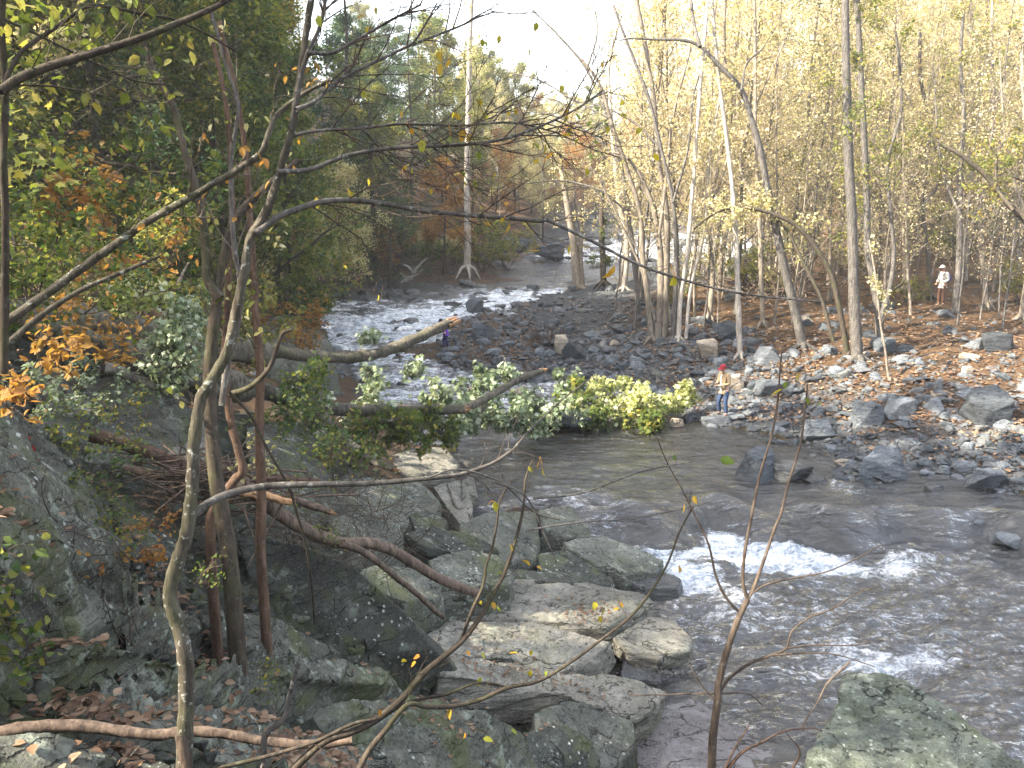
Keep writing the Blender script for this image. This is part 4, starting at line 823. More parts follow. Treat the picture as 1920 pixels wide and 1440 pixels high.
# main sapling
w = MB(); br = MB(); tw = MB(); tp = []
M_ = stem(w, [(345,1452),(346,1400),(350,1300),(345,1215),(330,1160),(318,1115),(330,1060),(350,1000),(360,920),(362,860),(368,800),(378,745),(405,700),(425,660),(440,600),(458,510),(468,450),(500,395),(525,320),(548,240),(560,160),(572,80),(585,-20)], 31, 11, 4.3, 4.6, 12, .006, 1, n=6)
b1 = bstem([(363,965),(400,938),(450,920),(520,910),(620,908),(700,906),(800,897),(860,890),(920,870),(960,845)], 17, 6, 4.42, 5.2)
b2 = bstem([(478,438),(520,408),(570,388),(620,376),(700,379),(780,393),(860,402),(950,409),(1020,415)], 13, 7, 4.5, 4.9)
b2b = bstem([(1025,412),(1100,447),(1200,497),(1300,530),(1400,552),(1540,566)], 7, 3, 4.9, 5.2)
b3 = bstem([(520,322),(580,318),(640,295),(700,282),(780,275),(860,272),(940,262),(1010,238),(1080,205),(1130,170)], 10, 3, 4.5, 5.)
b4 = bstem([(555,205),(590,190),(640,148),(700,118),(770,85),(860,50),(900,30)], 9, 3, 4.5, 4.9)
b5 = bstem([(545,255),(600,245),(680,240),(760,232),(860,236),(960,230),(1050,250)], 7, 3, 4.6, 5.)
b6 = bstem([(575,98),(620,100),(660,80),(720,45),(790,8)], 8, 4, 4.5, 4.6)
b7 = bstem([(648,140),(650,60),(645,-10)], 6, 4, 4.6, 4.6)
b8 = bstem([(545,243),(570,120),(600,50),(612,-10)], 11, 6, 4.55, 4.6)
b9 = bstem([(772,86),(795,50),(820,5)], 5, 3, 4.75, 4.7)
for P, n, L in ((b3, 20, .7), (b4, 15, .6), (b5, 20, .7), (b2, 14, .55), (b6, 8, .45), (b8, 7, .45)): bunch(P, n, L, .0048, rg, tp, tw, lo=.2, depth_=2, spread=.75, up=.05)
bunch(b1, 7, .45, .0045, rg, tp, tw, lo=.55, depth_=2, spread=.8); bunch(b2b, 5, .35, .003, rg, tp, tw, lo=.1, depth_=1)
for pts in ([(960,845),(1000,800),(1060,745),(1120,700)], [(800,897),(860,880),(940,905),(1000,960),(1050,975)], [(930,905),(985,930),(1020,1000),(1045,1060)], [(1000,935),(1090,925),(1200,885),(1300,865)], [(985,995),(1080,980),(1200,970),(1320,945)]): bstem(pts, 4, 2, 4.9, 5.2)
e = thing_tree('sapling', M_[0], 'slender bare-branched sapling with a bent lower trunk standing by the root-like log', 'tree')
fin(e, 'trunk', w, B_MAIN); flush(e, 'branch', B_GREY); fin(e, 'twigs', tw, B_WHIP)
lf = MB(); TPA = np.array(tp + [q for P_ in (b1, b2, b2b, b3, b4, b5, b6) for q in P_]); LV = [(705,12,4),(688,50,4),(760,90,5),(740,70,4),(822,95,8),(845,110,7),(828,118,7),(905,72,6),(900,185,6),(905,210,7),(870,240,9),(885,252,8),(752,208,5),(770,240,4),(790,262,7),(785,275,5),(845,255,4),(880,210,5),(1038,288,8),(1005,268,5),(1062,215,7),(1080,212,6),(1100,315,6),(955,418,7),(985,478,9),(1150,515,9),(1280,555,8),(1262,545,6),(1000,268,5),(650,348,10),(592,370,8),(690,335,6),(680,170,4),(760,310,4),(1070,460,5),(700,60,4),
 (945,408,5),(1100,970,6),(1185,985,7),(1010,890,5),(960,925,6),(1030,925,5),(1040,970,5),(1100,1030,7),(1085,1045,8),(1070,1040,6),(1195,1075,8),(1060,1042,5),(1120,1165,4),(1015,1155,4),(560,262,4),(640,500,4),(463,40,6),(520,135,5)]
for u, v, s in LV:
    p = at(u, v, 4.75 + rg.normal(0, .08)); q = TPA[np.argmin(((TPA - p) ** 2).sum(1))]; gap = np.linalg.norm(q - p)
    if gap > .5: continue
    if gap > .09: p = q + (p - q) * .09 / gap
    leaves(lf, [p], px(p, s * 3.3), rg, 'leaf', 1.1, 0, [rg.uniform(.1, 1)])
    tube(lf, spline([q, (q + p) / 2 + [0, 0, .01], p], 3), [.0018] * 6 + [.0012], 4, rnd=1.)
plant_leaves(lf, tp, 60, .05, rg)
fin(e, 'leaves', lf, L_HANG)
# leaning stem that crosses low at the far side of the frame, and the dark boughs above it
w = MB(); tw = MB(); tp = []; lf = MB()
P = stem(w, [(-60,645),(0,612),(60,570),(130,520),(200,470),(270,420),(340,380),(400,345),(450,315),(490,285),(505,245),(520,215),(560,182),(620,148)], 19, 7, 4.6, 5.2, 8, .004, 3)
P2 = stem(w, [(-40,690),(20,640),(80,590),(150,545),(230,510),(300,480)], 15, 6, 4.8, 5.2)
bunch(P, 12, .45, .004, rg, tp, tw, depth_=2); bunch(P2, 9, .35, .003, rg, tp, tw, depth_=2); plant_leaves(lf, tp, 60, .05, rg)
e = thing_tree('sapling', P[0], 'grey stem leaning up across the slope in front of the fallen trunks', 'tree'); fin(e, 'trunk', w, B_MAIN); fin(e, 'twigs', tw, B_WHIP); fin(e, 'leaves', lf, L_ORANGE)
w = MB(); tw = MB(); tp = []; lf = MB()
P = stem(w, [(8,700),(10,420),(6,300),(10,180),(4,60),(8,-40)], 15, 11, 4.1, 4.1, 8, .004, 4)
P1 = stem(w, [(0,172),(40,145),(100,122),(180,98),(260,72),(330,45),(400,15),(440,-8)], 19, 9, 3.9, 4.4, 8)
P2 = stem(w, [(5,165),(20,130),(45,92),(100,55),(160,14),(200,12),(260,25),(320,35),(380,60),(440,95)], 10, 4, 4.0, 4.5, 6)
P3 = stem(w, [(-20,25),(60,60),(150,105),(250,150),(320,160)], 6, 3, 4.1, 4.4, 6); P4 = stem(w, [(10,160),(100,162),(200,180),(300,195)], 5, 2, 4.1, 4.4, 6)
for P_ in (P1, P2, P3, P4): bunch(P_, 8, .4, .0035, rg, tp, tw, depth_=2)
tl = [at(rg.normal(60, 55), rg.normal(50, 45), rg.uniform(4.2, 5)) for _ in range(70)] + [at(rg.normal(70, 45), rg.normal(310, 30), rg.uniform(4.4, 5)) for _ in range(40)] + [at(rg.normal(60, 60), rg.normal(200, 60), rg.uniform(4.4, 5.4)) for _ in range(60)]
leaves(lf, tl, .062, rg, 'lobed', .4, .2); plant_leaves(lf, tp, 90, .06, rg)
e = thing_tree('overhanging_tree', P[0], 'dark tree at the frame edge with two long boughs and yellow-green leaves', 'tree'); fin(e, 'trunk', w, B_DARK); fin(e, 'twigs', tw, B_DARK); fin(e, 'leaves', lf, L_YGREEN)
# cluster of brown stems
def cl(label, stems, mat, nb=6, nl=25, lmat=L_YGREEN, seed=0, L=.8, bare=False):
    r2 = np.random.default_rng(500 + seed); w = MB(); tw = MB(); lf = MB(); tp = []; P0 = None
    for s in stems:
        P = stem(w, *s[:3], s[3], s[4], 9, .006, seed, root=(s is stems[0] and s[0][0][1] > 900)); P0 = P[0] if P0 is None else P0; bunch(P, nb, L, .006, r2, tp, tw, lo=.35, depth_=2, spread=.8, up=.1)
    e = thing_tree('small_tree', P0, label); fin(e, 'trunk', w, mat); fin(e, 'twigs', tw, B_WHIP)
    if nl: plant_leaves(lf, tp, nl, .07, r2); fin(e, 'leaves', lf, lmat)
    return e
cl('brown stem with flaky bark, thickest of the cluster behind the bent sapling', [([(438,1130),(430,1050),(420,980),(405,900),(398,820),(393,740),(396,650),(405,580),(412,520),(425,460),(450,400),(500,350),(560,300)], 34, 12, 7.2, 7.6), ([(412,560),(388,520),(385,450),(372,370),(345,280),(325,200),(290,140),(270,80)], 20, 9, 7.4, 7.6)], B_DARK, 9, 40, seed=1)
cl('dark stem curving in behind the thickest brown one', [([(400,1120),(395,1010),(398,960),(440,900),(455,880),(440,820),(428,760),(420,680),(425,600),(430,500),(435,400),(432,300),(425,200),(400,80)], 20, 8, 7.5, 7.8)], B_RED, 8, 30, seed=2)
cl('straight reddish stem farthest out in the brown cluster', [([(488,1030),(490,920),(486,800),(488,700),(480,600),(476,520),(468,400),(460,280),(440,160),(410,40)], 20, 8, 8.0, 8.2)], B_RED, 9, 60, L_YELLOW, 3)
cl('pale upright stem rising between the brown cluster and the sapling', [([(416,760),(425,690),(445,610),(452,545),(440,470),(433,380),(434,290),(446,200),(420,110),(395,20)], 12, 6, 6.6, 6.8)], B_GREY, 8, 10, seed=4)
bstem([(430,740),(470,725),(505,690),(520,650),(530,625),(548,618)], 12, 5, 6.9, 6.9); bstem([(430,735),(470,780),(500,840),(540,910),(560,975),(575,1030),(585,1100),(590,1170)], 6, 4, 6.8, 7.6)
e = thing_tree('dead_branch', at(430, 740, 6.9), 'dead hooked branch snagged on the brown stems', 'branch'); flush(e, 'limb', B_DARK)
# fork of thin branches low in the middle
w = MB(); tw = MB(); tp = []; lf = MB(); Y = 4.9
P = stem(w, [(520,1475),(600,1395),(660,1372),(704,1350),(753,1311),(794,1263),(836,1228),(871,1197),(905,1150),(930,1105),(947,1072),(968,1009),(982,947),(985,900),(1000,860)], 17, 3, 4.4, 5.3)
stem(w, [(865,1200),(885,1145),(905,1100),(912,1060),(923,1027),(932,980),(937,940),(960,900)], 7, 3, 4.9, 5.2)
P2 = stem(w, [(665,1460),(690,1410),(722,1370),(763,1322),(800,1325),(843,1325),(900,1312),(950,1290),(1010,1277),(1069,1242),(1121,1204),(1190,1148),(1246,1068),(1275,995),(1300,950)], 12, 3, 4.3, 5.2)
P3 = stem(w, [(400,1442),(486,1422),(590,1391),(660,1358),(715,1345),(763,1318),(840,1300),(900,1280),(960,1290)], 8, 5, 4.3, 4.9)
for P_, n in ((P, 9), (P2, 14), (P3, 6)): bunch(P_, n, .34, .0028, rg, tp, tw, depth_=2, spread=.8)
plant_leaves(lf, tp, 34, .055, rg)
e = thing_tree('sapling', P[0], 'low forked dark branches reaching out over the streaked rock slope', 'tree'); fin(e, 'trunk', w, B_DARK); fin(e, 'twigs', tw, B_DARK); fin(e, 'leaves', lf, L_HANG)
w = MB(); P = stem(w, [(495,1450),(494,1410),(500,1375),(530,1350),(540,1320),(548,1285),(560,1245)], 14, 7, 4.4, 4.6, 8, .004, 5); bunch(P, 6, .25, .002, rg, [], w, depth_=1)
e = thing_tree('dead_stub', P[0], 'crooked little dead stub at the foot of the smooth tan slab', 'stub'); fin(e, 'wood', w, B_GREY)
# slim bare sapling over the water
w = MB(); tw = MB(); tp = []
P = stem(w, [(1333,1460),(1338,1370),(1346,1315),(1348,1277),(1369,1202),(1387,1154),(1402,1124)], 17, 11, 5.0, 5.1, 8, .002, 6)
S_ = [([(1402,1124),(1393,1090),(1397,1034),(1404,996),(1425,892),(1447,817),(1459,750),(1462,705),(1466,660)], 8, 3), ([(1402,1124),(1414,1101),(1432,1052),(1451,996),(1466,959),(1477,911),(1500,836),(1511,761),(1514,720)], 8, 3),
 ([(1388,1150),(1361,1120),(1342,1079),(1329,1022),(1305,970),(1280,920),(1250,865),(1232,820)], 6, 2), ([(1348,1300),(1369,1270),(1406,1244),(1444,1229),(1474,1216),(1485,1184),(1519,1157),(1560,1142),(1605,1114),(1650,1099)], 7, 2),
 ([(1474,1216),(1519,1210),(1597,1210),(1630,1204)], 4, 2), ([(1410,1112),(1440,1095),(1498,1082),(1550,1072),(1605,1048),(1655,1020)], 4, 2), ([(1444,1229),(1510,1225),(1570,1228),(1640,1250)], 4, 2),
 ([(1594,1240),(1552,1281),(1534,1315),(1508,1356),(1506,1372)], 4, 2), ([(1345,1300),(1320,1300),(1260,1302),(1180,1304)], 4, 2), ([(1344,1320),(1316,1285),(1292,1245)], 4, 2), ([(1355,1300),(1400,1300),(1430,1322)], 4, 2)]
for pts, a, b in S_: Q = bstem(pts, a, b, 5.1, 5.2, 5); bunch(Q, 6, .2, .0018, rg, tp, tw, depth_=1, lo=.35)
e = thing_tree('sapling', P[0], 'slim leafless sapling forking over the fast water', 'tree'); fin(e, 'trunk', w, B_WHIP); flush(e, 'branch', B_WHIP); fin(e, 'twigs', tw, B_WHIP)
lf = MB(); leaves(lf, [at(u, v, 5.15) for u, v in ((1475,715),(1468,730),(1510,745),(1500,700),(1530,760),(1260,855),(1350,860))], .08, rg, 'leaf', .5); fin(e, 'leaves', lf, L_GREEN)
w = MB(); P = stem(w, [(1350,1460),(1390,1412),(1425,1394),(1470,1371),(1530,1364)], 7, 2, 4.8, 5.0); stem(w, [(1355,1450),(1380,1400),(1405,1360)], 5, 2, 4.8, 4.9); stem(w, [(1480,1450),(1500,1410),(1475,1375)], 5, 2, 4.8, 4.9); bunch(P, 8, .2, .002, rg, [], w, depth_=1)
e = thing_tree('twig_shoot', P[0], 'short reddish shoots at the base of the slim leafless sapling', 'shoot'); fin(e, 'wood', w, B_RED)
# ------------------------------------------------------------------ fallen trunks, logs and roots
def log(label, pts, w0, w1, Y0, Y1, mat, seed=0, bump=.03, br=(), cat='log', group=None, k=14, torn=True):
    w = MB(); P = stem(w, pts, w0, w1, Y0, Y1, k, bump, seed, cap=not torn); e = thing_tree('log', P[0], label, cat, group)
    kids = []
    for b in br: b_ = MB(); stem(b_, *b, 8, bump * .6, seed + 3, cap=True); kids.append(b_)
    if torn:
        t = MB(); d = norm(P[-1] - P[-2]); r = np.linalg.norm(px(P[-1], w1)) / 2; r3 = np.random.default_rng(seed)
        for _ in range(16):
            o = perp(d, r3) * r * r3.uniform(.1, .85); tube(t, [P[-1] + o - d * r, P[-1] + o * 1.0 + d * r * r3.uniform(.3, 2.2)], [r * .42, r * .05], 4)
        fin(e, 'torn_end', t, B_WOOD)
    fin(e, 'bark', w, mat)
    for b_ in kids: fin(e, 'limb', b_, mat)
    return e
log('furrowed log jutting over the rapids, broken off in front of the child', [(430,640),(500,655),(560,666),(610,670),(680,668),(740,652),(795,628),(846,604)], 27, 17, 22, 25, B_LOG, 1, .05, [([(735,655),(760,655),(790,648)], 12, 7, 24.2, 24.6)])
log('snapped log lying low across the pool with an orange break at its bend', [(440,715),(500,735),(560,755),(620,766),(700,769),(780,768),(870,767)], 34, 17, 19, 21, B_LOG, 2, .04)
log('long bare bough rising from the orange break to a sawn-off tip', [(856,768),(880,762),(915,745),(945,728),(978,709),(1018,695)], 16, 11, 21, 22.5, B_LOG, 3, .015, group=None)
log('huge furrowed fallen trunk above the layered boulder', [(-60,560),(40,592),(140,630),(230,665),(320,690),(400,715),(470,735)], 60, 50, 11.2, 16.5, B_LOG, 4, .14, torn=False, k=26)
log('second huge fallen trunk lying behind the first', [(60,575),(160,600),(250,622),(340,640),(430,655),(500,668)], 46, 40, 13, 20, B_LOG, 5, .12, torn=False, k=22)
log('split grey slab of trunk resting under the big fallen ones', [(190,690),(240,705),(300,730),(360,760)], 22, 10, 12, 13, B_LOG, 6, .05)
log('mossy trunk slanting down into the leafy tangle', [(560,740),(600,775),(640,820),(690,860),(740,880)], 24, 12, 19, 17.5, B_LOG, 7, .04)
log('peeled pinkish log lying on the rocks, forked like a wishbone', [(455,905),(500,945),(540,975),(590,1000),(640,1018),(690,1018),(730,1030),(780,1058),(830,1088),(895,1112)], 27, 17, 9.4, 11.6, B_ROOT, 8, .012, [([(640,1018),(690,1040),(740,1080),(780,1112),(810,1140),(832,1158)], 14, 9, 10, 11)], torn=False)
log('dark wet log bridging the stick pile', [(170,815),(240,835),(310,860),(380,885),(460,897),(540,900),(600,905)], 28, 14, 10, 10.5, B_RED, 9, .02, torn=False)
log('brown pole at the bottom of the stick pile', [(230,880),(300,890),(380,905),(460,925),(540,935),(620,960)], 20, 12, 9.8, 10, B_ROOT, 10, .015)
log('short rotten orange log end beside the wishbone-shaped log', [(450,920),(500,930),(545,942)], 16, 12, 9.3, 9.5, B_WOOD, 11, .02)
log('root-like pinkish log across the foot of the bent sapling', [(-30,1380),(30,1368),(90,1362),(150,1362),(220,1370),(290,1378),(350,1372),(420,1376),(500,1390),(580,1396),(660,1388)], 26, 15, 4.35, 4.7, B_ROOT, 12, .006, [([(340,1376),(345,1410),(352,1450)], 26, 20, 4.3, 4.25)], torn=False)
log('long fallen pole lying along the far slope', [(1515,636),(1580,632),(1650,624),(1720,620),(1800,619),(1880,620),(1960,626)], 10, 13, 35, 35.5, B_TAN, 13, .02, torn=False)
log('thick weathered driftwood log on the shaded far bank', [(505,508),(540,515),(590,522),(640,524),(672,520)], 14, 9, 48, 49, B_ROOT, 14, .05)
log('second driftwood log crossing the thick weathered one', [(520,530),(580,528),(640,522),(690,512)], 8, 5, 47, 48, B_ROOT, 15, .03)
log('thin pale drift pole at the waterline of the shaded bank', [(540,545),(600,548),(660,542),(700,545)], 5, 3, 46, 47, B_ROOT, 16, .02)
log('bleached splinter of wood standing up behind the bare stems', [(332,540),(340,518),(354,492)], 9, 2, 12, 12, B_TAN, 17, .01, torn=False)
# root stump on the far bank
w = MB(); r3 = np.random.default_rng(5)
for pts in ([(760,528),(775,515),(785,500),(796,488)], [(752,530),(766,520),(780,516),(792,505)], [(770,525),(778,505),(790,498)], [(775,512),(765,500),(756,497)], [(788,496),(800,484)], [(760,520),(750,512)]): stem(w, pts, 6, 3, 53, 53, 6, .03, 3)
e = thing_tree('root_stump', at(768, 528, 53), 'bleached upturned root on the shaded bank near the tall pale trunk', 'stump'); fin(e, 'wood', w, B_PALE)
# stick pile
w = MB()
for _ in range(150):
    u = rg.normal(400, 65); v = 905 + rg.normal(0, 25) + (u - 400) * .12; p = at(u, v, rg.uniform(9.4, 10.6)); d = norm(np.array([rg.normal(0, 1), rg.normal(0, .5), rg.normal(-.1, .25)])); tube(w, [p - d * .4, p + rg.normal(0, .03, 3), p + d * rg.uniform(.2, .8)], [.012, .014, .006], 4)
e = thing_tree('stick_pile', at(400, 905, 10), 'flood-dropped heap of thin brown sticks behind the stems', 'stick pile'); fin(e, 'sticks', w, B_ROOT)
w = MB()
for _ in range(130):
    p = ground(rg.normal(1435, 60), rg.normal(545, 12)); d = norm(np.array([rg.normal(0, 1), rg.normal(0, .5), rg.normal(.15, .35)])); tube(w, [p, p + d * .7 + [0, 0, .3], p + d * rg.uniform(1, 2.4) + [0, 0, .2]], [.05, .04, .015], 5)
e = thing_tree('stick_pile', ground(1435, 545), 'tangled brushwood drift lodged against the trunks of the sunlit wood', 'brushwood'); fin(e, 'sticks', w, B_ROOT)
w = MB()
for _ in range(60):
    p = ground(rg.normal(1018, 16), rg.normal(648, 5)); d = norm(np.array([rg.normal(-.25, .5), rg.normal(0, .4), 1])); limb(w, p, d, rg.uniform(.6, 1.3), .016, rg, .1, .15, 5, 3)
e = thing_tree('twiggy_bush', ground(1018, 648), 'leafless reddish twiggy bush on the gravel bar', 'bush'); fin(e, 'stems', w, B_RED)
# ------------------------------------------------------------------ leafy tops of the fallen trees
def spray(label, spots, n, size, mat, seed, Yj=.6, kind='lobed', w=B_LOG, hang=.2, group=None):
    """spots: (u, v, Y, radius px): a brush of twigs with leaves at each"""
    r4 = np.random.default_rng(600 + seed); tw = MB(); lf = MB(); tips = []
    for u, v, Y, rp in spots:
        c = at(u, v, Y); Rr = px(c, rp); tw = MB(); TWS.append(tw)
        for _ in range(7):
            d = norm(r4.normal(size=3) + [0, 0, .1]); Q = limb(tw, c, d, Rr * r4.uniform(.7, 1.2), .02, r4, -hang, .2, 5, 4); twigs(tw, Q, 5, Rr * .45, .008, r4, .25, 2, .9, -hang, tips)
    e = thing_tree('fallen_treetop', at(*spots[0][:3]), label, 'fallen treetop', group); fin(e, 'twigs', MB(), w); plant_leaves(lf, tips, n, size, r4, kind, .08, .6); fin(e, 'foliage', lf, mat); return e
spray('silvery leaves massed between the snapped log and the gravel bar', [(880,728,26,32),(950,725,26.5,40),(820,745,25,30),(870,775,24,30),(905,700,27,26),(1010,742,27,40),(1060,725,28,34),(930,770,25,36),(1000,778,25,40),(1050,765,26,36),(880,785,24,24),(960,790,24,28)], 4600, .15, L_SILVER, 1)
spray('sunlit cream-green leaves heaped at the pool edge next to the fisherman', [(1100,765,27.3,42),(1150,758,27.5,42),(1200,765,27.5,38),(1240,760,27.6,34),(1275,742,28,26),(1120,738,28,34),(1190,738,28,30)], 4000, .145, L_CREAM, 2)
spray('dark green leaves dipping into the pool below the cream-green heap', [(1150,785,26.8,36),(1200,790,26.8,30),(1225,782,26.8,26),(1075,725,27.5,36),(1090,770,26.8,34)], 1500, .15, L_GREEN, 3)
spray('glossy green leaves hanging under the snapped log over the pool', [(700,805,20,45),(750,815,20,40),(790,800,20.4,40),(730,790,20,36),(830,812,21,30)], 1500, .13, L_GREEN, 4)
spray('grey-green leaves hanging in front of the rapids', [(690,700,22.5,28),(655,770,21,30),(700,735,22,22),(775,690,24,18),(690,632,23,18),(740,790,20.5,30),(800,785,21,30),(860,800,21.5,24),(560,720,19,36),(600,760,19,36)], 1900, .13, L_SILVER, 5)
spray('pale leaves cascading beside the brown stems', [(330,620,13,42),(345,650,13,45),(320,690,12.7,40),(350,590,13.3,36),(300,660,13,32),(385,560,14,32)], 2400, .085, L_SILVER, 6)
spray('bright cream leaf clump catching the light above the fallen trunks', [(262,540,15.5,30),(235,565,15.2,32),(300,545,15.6,20),(360,590,15.8,20)], 900, .10, L_CREAM, 7)
spray('loose green sprigs around the slanting mossy trunk', [(600,690,17,22),(600,740,16.5,30),(590,790,16,34),(640,820,16,30),(560,710,17,28),(620,850,15,30),(680,850,15.5,28),(540,770,16,30)], 1500, .085, L_VINE, 8)

def tangle(label, spots, seed, Y, n=26, L=1., mat=B_WHIP):   # brushy knots of thin bare twigs
    r8 = np.random.default_rng(1000 + seed); ms = []
    for u, v in spots:
        m = MB(); c = at(u, v, Y); z = drop(c[0], c[1])[0]; c[2] = min(c[2], z + .3) if z < c[2] else z
        for _ in range(n): Q = limb(m, c + r8.normal(0, .12, 3), norm(r8.normal(size=3) * [1, .7, .45] + [0, 0, .75]), L * r8.uniform(.6, 1.4), .007, r8, -.15, .3, 7, 3); twigs(m, Q, 4, L * .35, .003, r8, .3, 1, .9, 0, [])
        ms.append(m)
    e = thing_tree('bramble', at(*spots[0], Y), label, 'bramble'); [fin(e, 'stems', m, mat) for m in ms]
tangle('thin bare brambles arching over the stepped grey-green slab', [(600,880),(660,870),(700,900)], 1, 11.2, 16, 1.)
tangle('brown bramble knot against the plain dark boulder', [(520,820),(560,860),(590,800)], 2, 10.8, 16, .9)
tangle('dry brambles between the layered boulder and the brown stems', [(330,840),(300,760),(370,800)], 3, 9.6, 14, .8)
tangle('dry twigs growing from the crack beside the domed rock', [(230,1060),(130,1040)], 4, 6.6, 12, .55)
tangle('fine twigs sprouting in front of the mossy slanting trunk', [(640,820),(720,840),(690,780)], 5, 14, 18, 1.2)
# ------------------------------------------------------------------ people
def plain(name, col, rough=.8, spec=.2):
    t = NT(name); P = t.pos(obj=True); n = t.noise(P, 30, 4)
    c = t.mix(t.mapr(n, .3, .7, 0, .35), c4(col), c4(tuple(x * .6 for x in col))); return t.out(t.bsdf(c, rough, t.bump(n, .3, .01), spec))
K_SKIN = plain('skin', (.50, .29, .21), .55); K_TANSH = plain('tan_canvas', (.27, .20, .12)); K_JEAN = plain('blue_denim', (.03, .05, .10)); K_RED = plain('red_cotton', (.20, .02, .03)); K_WHITE = plain('white_cotton', (.55, .54, .52))
K_BROWN = plain('brown_twill', (.10, .05, .035)); K_PURP = plain('purple_fleece', (.09, .035, .30)); K_NAVY = plain('navy_cloth', (.03, .035, .09)); K_HAIR = plain('dark_hair', (.03, .02, .015), .6); K_BOOT = plain('boot_leather', (.12, .09, .07)); K_BLK = plain('black_web', (.02, .02, .03)); K_BPK = plain('blue_pack_nylon', (.07, .06, .30)); K_ROD = plain('rod_blank', (.30, .26, .22), .4)
def skin(V, E, Rr, root=0, sub=2):
    me = bpy.data.meshes.new('s'); me.from_pydata([tuple(v) for v in V], E, []); o = bpy.data.objects.new('s', me); COL.objects.link(o)
    o.modifiers.new('k', 'SKIN'); sd = me.skin_vertices[0].data
    for i, r in enumerate(Rr): sd[i].radius = (r, r) if np.isscalar(r) else tuple(r); sd[i].use_root = (i == root)
    m = o.modifiers.new('u', 'SUBSURF'); m.levels = m.render_levels = sub
    dg = bpy.context.evaluated_depsgraph_get(); dg.update(); me2 = bpy.data.meshes.new_from_object(o.evaluated_get(dg)); bpy.data.objects.remove(o); bpy.data.meshes.remove(me)
    for p in me2.polygons: p.use_smooth = True
    return me2
def chain(groups):
    """groups: list of [(point, radius), ...]; a group whose first point equals an earlier one joins it"""
    V = []; Rr = []; E = []
    for g in groups:
        last = None
        for p, r in g:
            k = next((i for i, q in enumerate(V) if np.allclose(q, p)), None)
            if k is None: V.append(np.array(p, float)); Rr.append(r); k = len(V) - 1
            if last is not None and last != k: E.append((last, k))
            last = k
    return V, E, Rr
def put(me, name, mat, parent, mats=None):
    me.materials.clear(); me.materials.append(mat); me.name = name; return obj(name, me, parent)
def person(loc, face, H, J, label, shirt, legs, shoe, hat, hair=K_HAIR, under=None):
    """J: joints in metres for a 1.75 m figure; x to its right, y ahead, z up"""
    e = empty('person', tuple(loc), label, 'person', None, math.atan2(face[1], face[0]) - math.pi / 2, H / 1.75)
    a = lambda k: np.array(J[k], float)
    G = []
    pel, che, nk, hd = a('pelvis'), a('chest'), a('neck'), a('head'); up = norm(hd - nk)
    G.append([(pel, .115), ((pel + che) / 2, .11), (che, .125), (nk, .052), (nk + up * .07, .05), (hd - up * .02, .078), (hd + up * .05, .09), (hd + up * .10, .07)])
    G.append([(hd - up * .02, .078), (hd - up * .05 + np.array([0, .07, 0]), .042)])      # jaw and chin
    for s in ('L', 'R'):
        sh, el, wr, hp, kn, an, to = [a(k + s) for k in ('sh', 'el', 'wr', 'hip', 'kn', 'an', 'toe')]
        G.append([(che, .125), (sh, .06), ((sh + el) / 2, .047), (el, .04), ((el + wr) / 2, .037), (wr, .026)])
        d = norm(wr - el); side = norm(np.cross(d, [0.3, .2, 1.])); palm = wr + d * .055; G.append([(wr, .026), (palm, .032)])
        G.append([(pel, .115), (hp, .085), ((hp + kn) / 2, .075), (kn, .055), ((kn + an) / 2, .052), (an, .036), (to, .03)])
        for f in range(4):
            b = palm + d * .03 + side * (.027 - .018 * f); q = b + d * .03 - np.cross(d, side) * .008; G.append([(palm, .032), (b, .010), (q, .009), (q + d * .016 - np.cross(d, side) * (.022 + .003 * f), .007)])
        tb = wr + d * .03 + side * .03; G.append([(palm, .032), (tb + d * .01 + side * .012, .011), (tb + d * .035 + side * .02, .009)])
    V, E, Rr = chain(G); body = skin(V, E, Rr, 0, 2); b = put(body, 'body', K_SKIN, e)
    # face
    fw = np.array([0, 1., 0]); fw = norm(fw + a('gaze') if 'gaze' in J else fw); rt = norm(np.cross(fw, up)); C = hd + up * .03
    f = MB(); nose = C + fw * .088 - up * .02; tube(f, [C + fw * .075 + up * .02, nose + fw * .022, nose - up * .012], [.008, .014, .01], 6)
    for s in (-1, 1):
        er = C + rt * s * .088 - up * .01; tube(f, [er - up * .03, er + rt * s * .012, er + up * .03], [.008, .014, .01], 6)
    f.build('nose_and_ears', K_SKIN, b)
    f = MB()
    for s in (-1, 1): q = C + fw * .082 + rt * s * .034 + up * .012; tube(f, [q - rt * .014, q + fw * .004, q + rt * .014], [.003, .008, .003], 6)
    f.build('eyes', K_BLK, b); f = MB(); q = C + fw * .083 - up * .062; tube(f, [q - rt * .025, q + fw * .006, q + rt * .025], [.004, .008, .004], 6); f.build('mouth', plain('lip', (.35, .13, .11)), b)
    # hair shell
    def dome(rad, z0, z1, mat, name, back=.02, par=e, cen=hd + up * .045):
        m = MB(); rs = []; n_ = 12
        for i in range(7):
            t = z0 + (z1 - z0) * i / 6; r = rad * math.cos(t); rs.append([cen + up * rad * 1.05 * math.sin(t) - fw * back + (rt * math.cos(w_) + fw * 1.12 * math.sin(w_)) * r for w_ in np.linspace(0, 2 * math.pi, n_, endpoint=False)])
        Vv = np.array(rs).reshape(-1, 3); i = np.arange(6)[:, None] * n_; j = np.arange(n_)[None]; m.add(Vv, np.stack([i + j, i + (j + 1) % n_, i + n_ + (j + 1) % n_, i + n_ + j], 2).reshape(-1, 4)); return m.build(name, mat, par)
    dome(.104, -.35, 1.5, hair, 'hair', .022)
    # clothes: looser skins over the limbs
    G = [[(pel - [0, 0, .02], .145), ((pel + che) / 2, .14), (che, .15), (nk - up * .02, .075)]]
    for s in ('L', 'R'):
        sh, el, wr = a('sh' + s), a('el' + s), a('wr' + s); G.append([(che, .15), (sh, .08), ((sh + el) / 2, .064), (el, .056), (wr * .85 + el * .15, .048)])
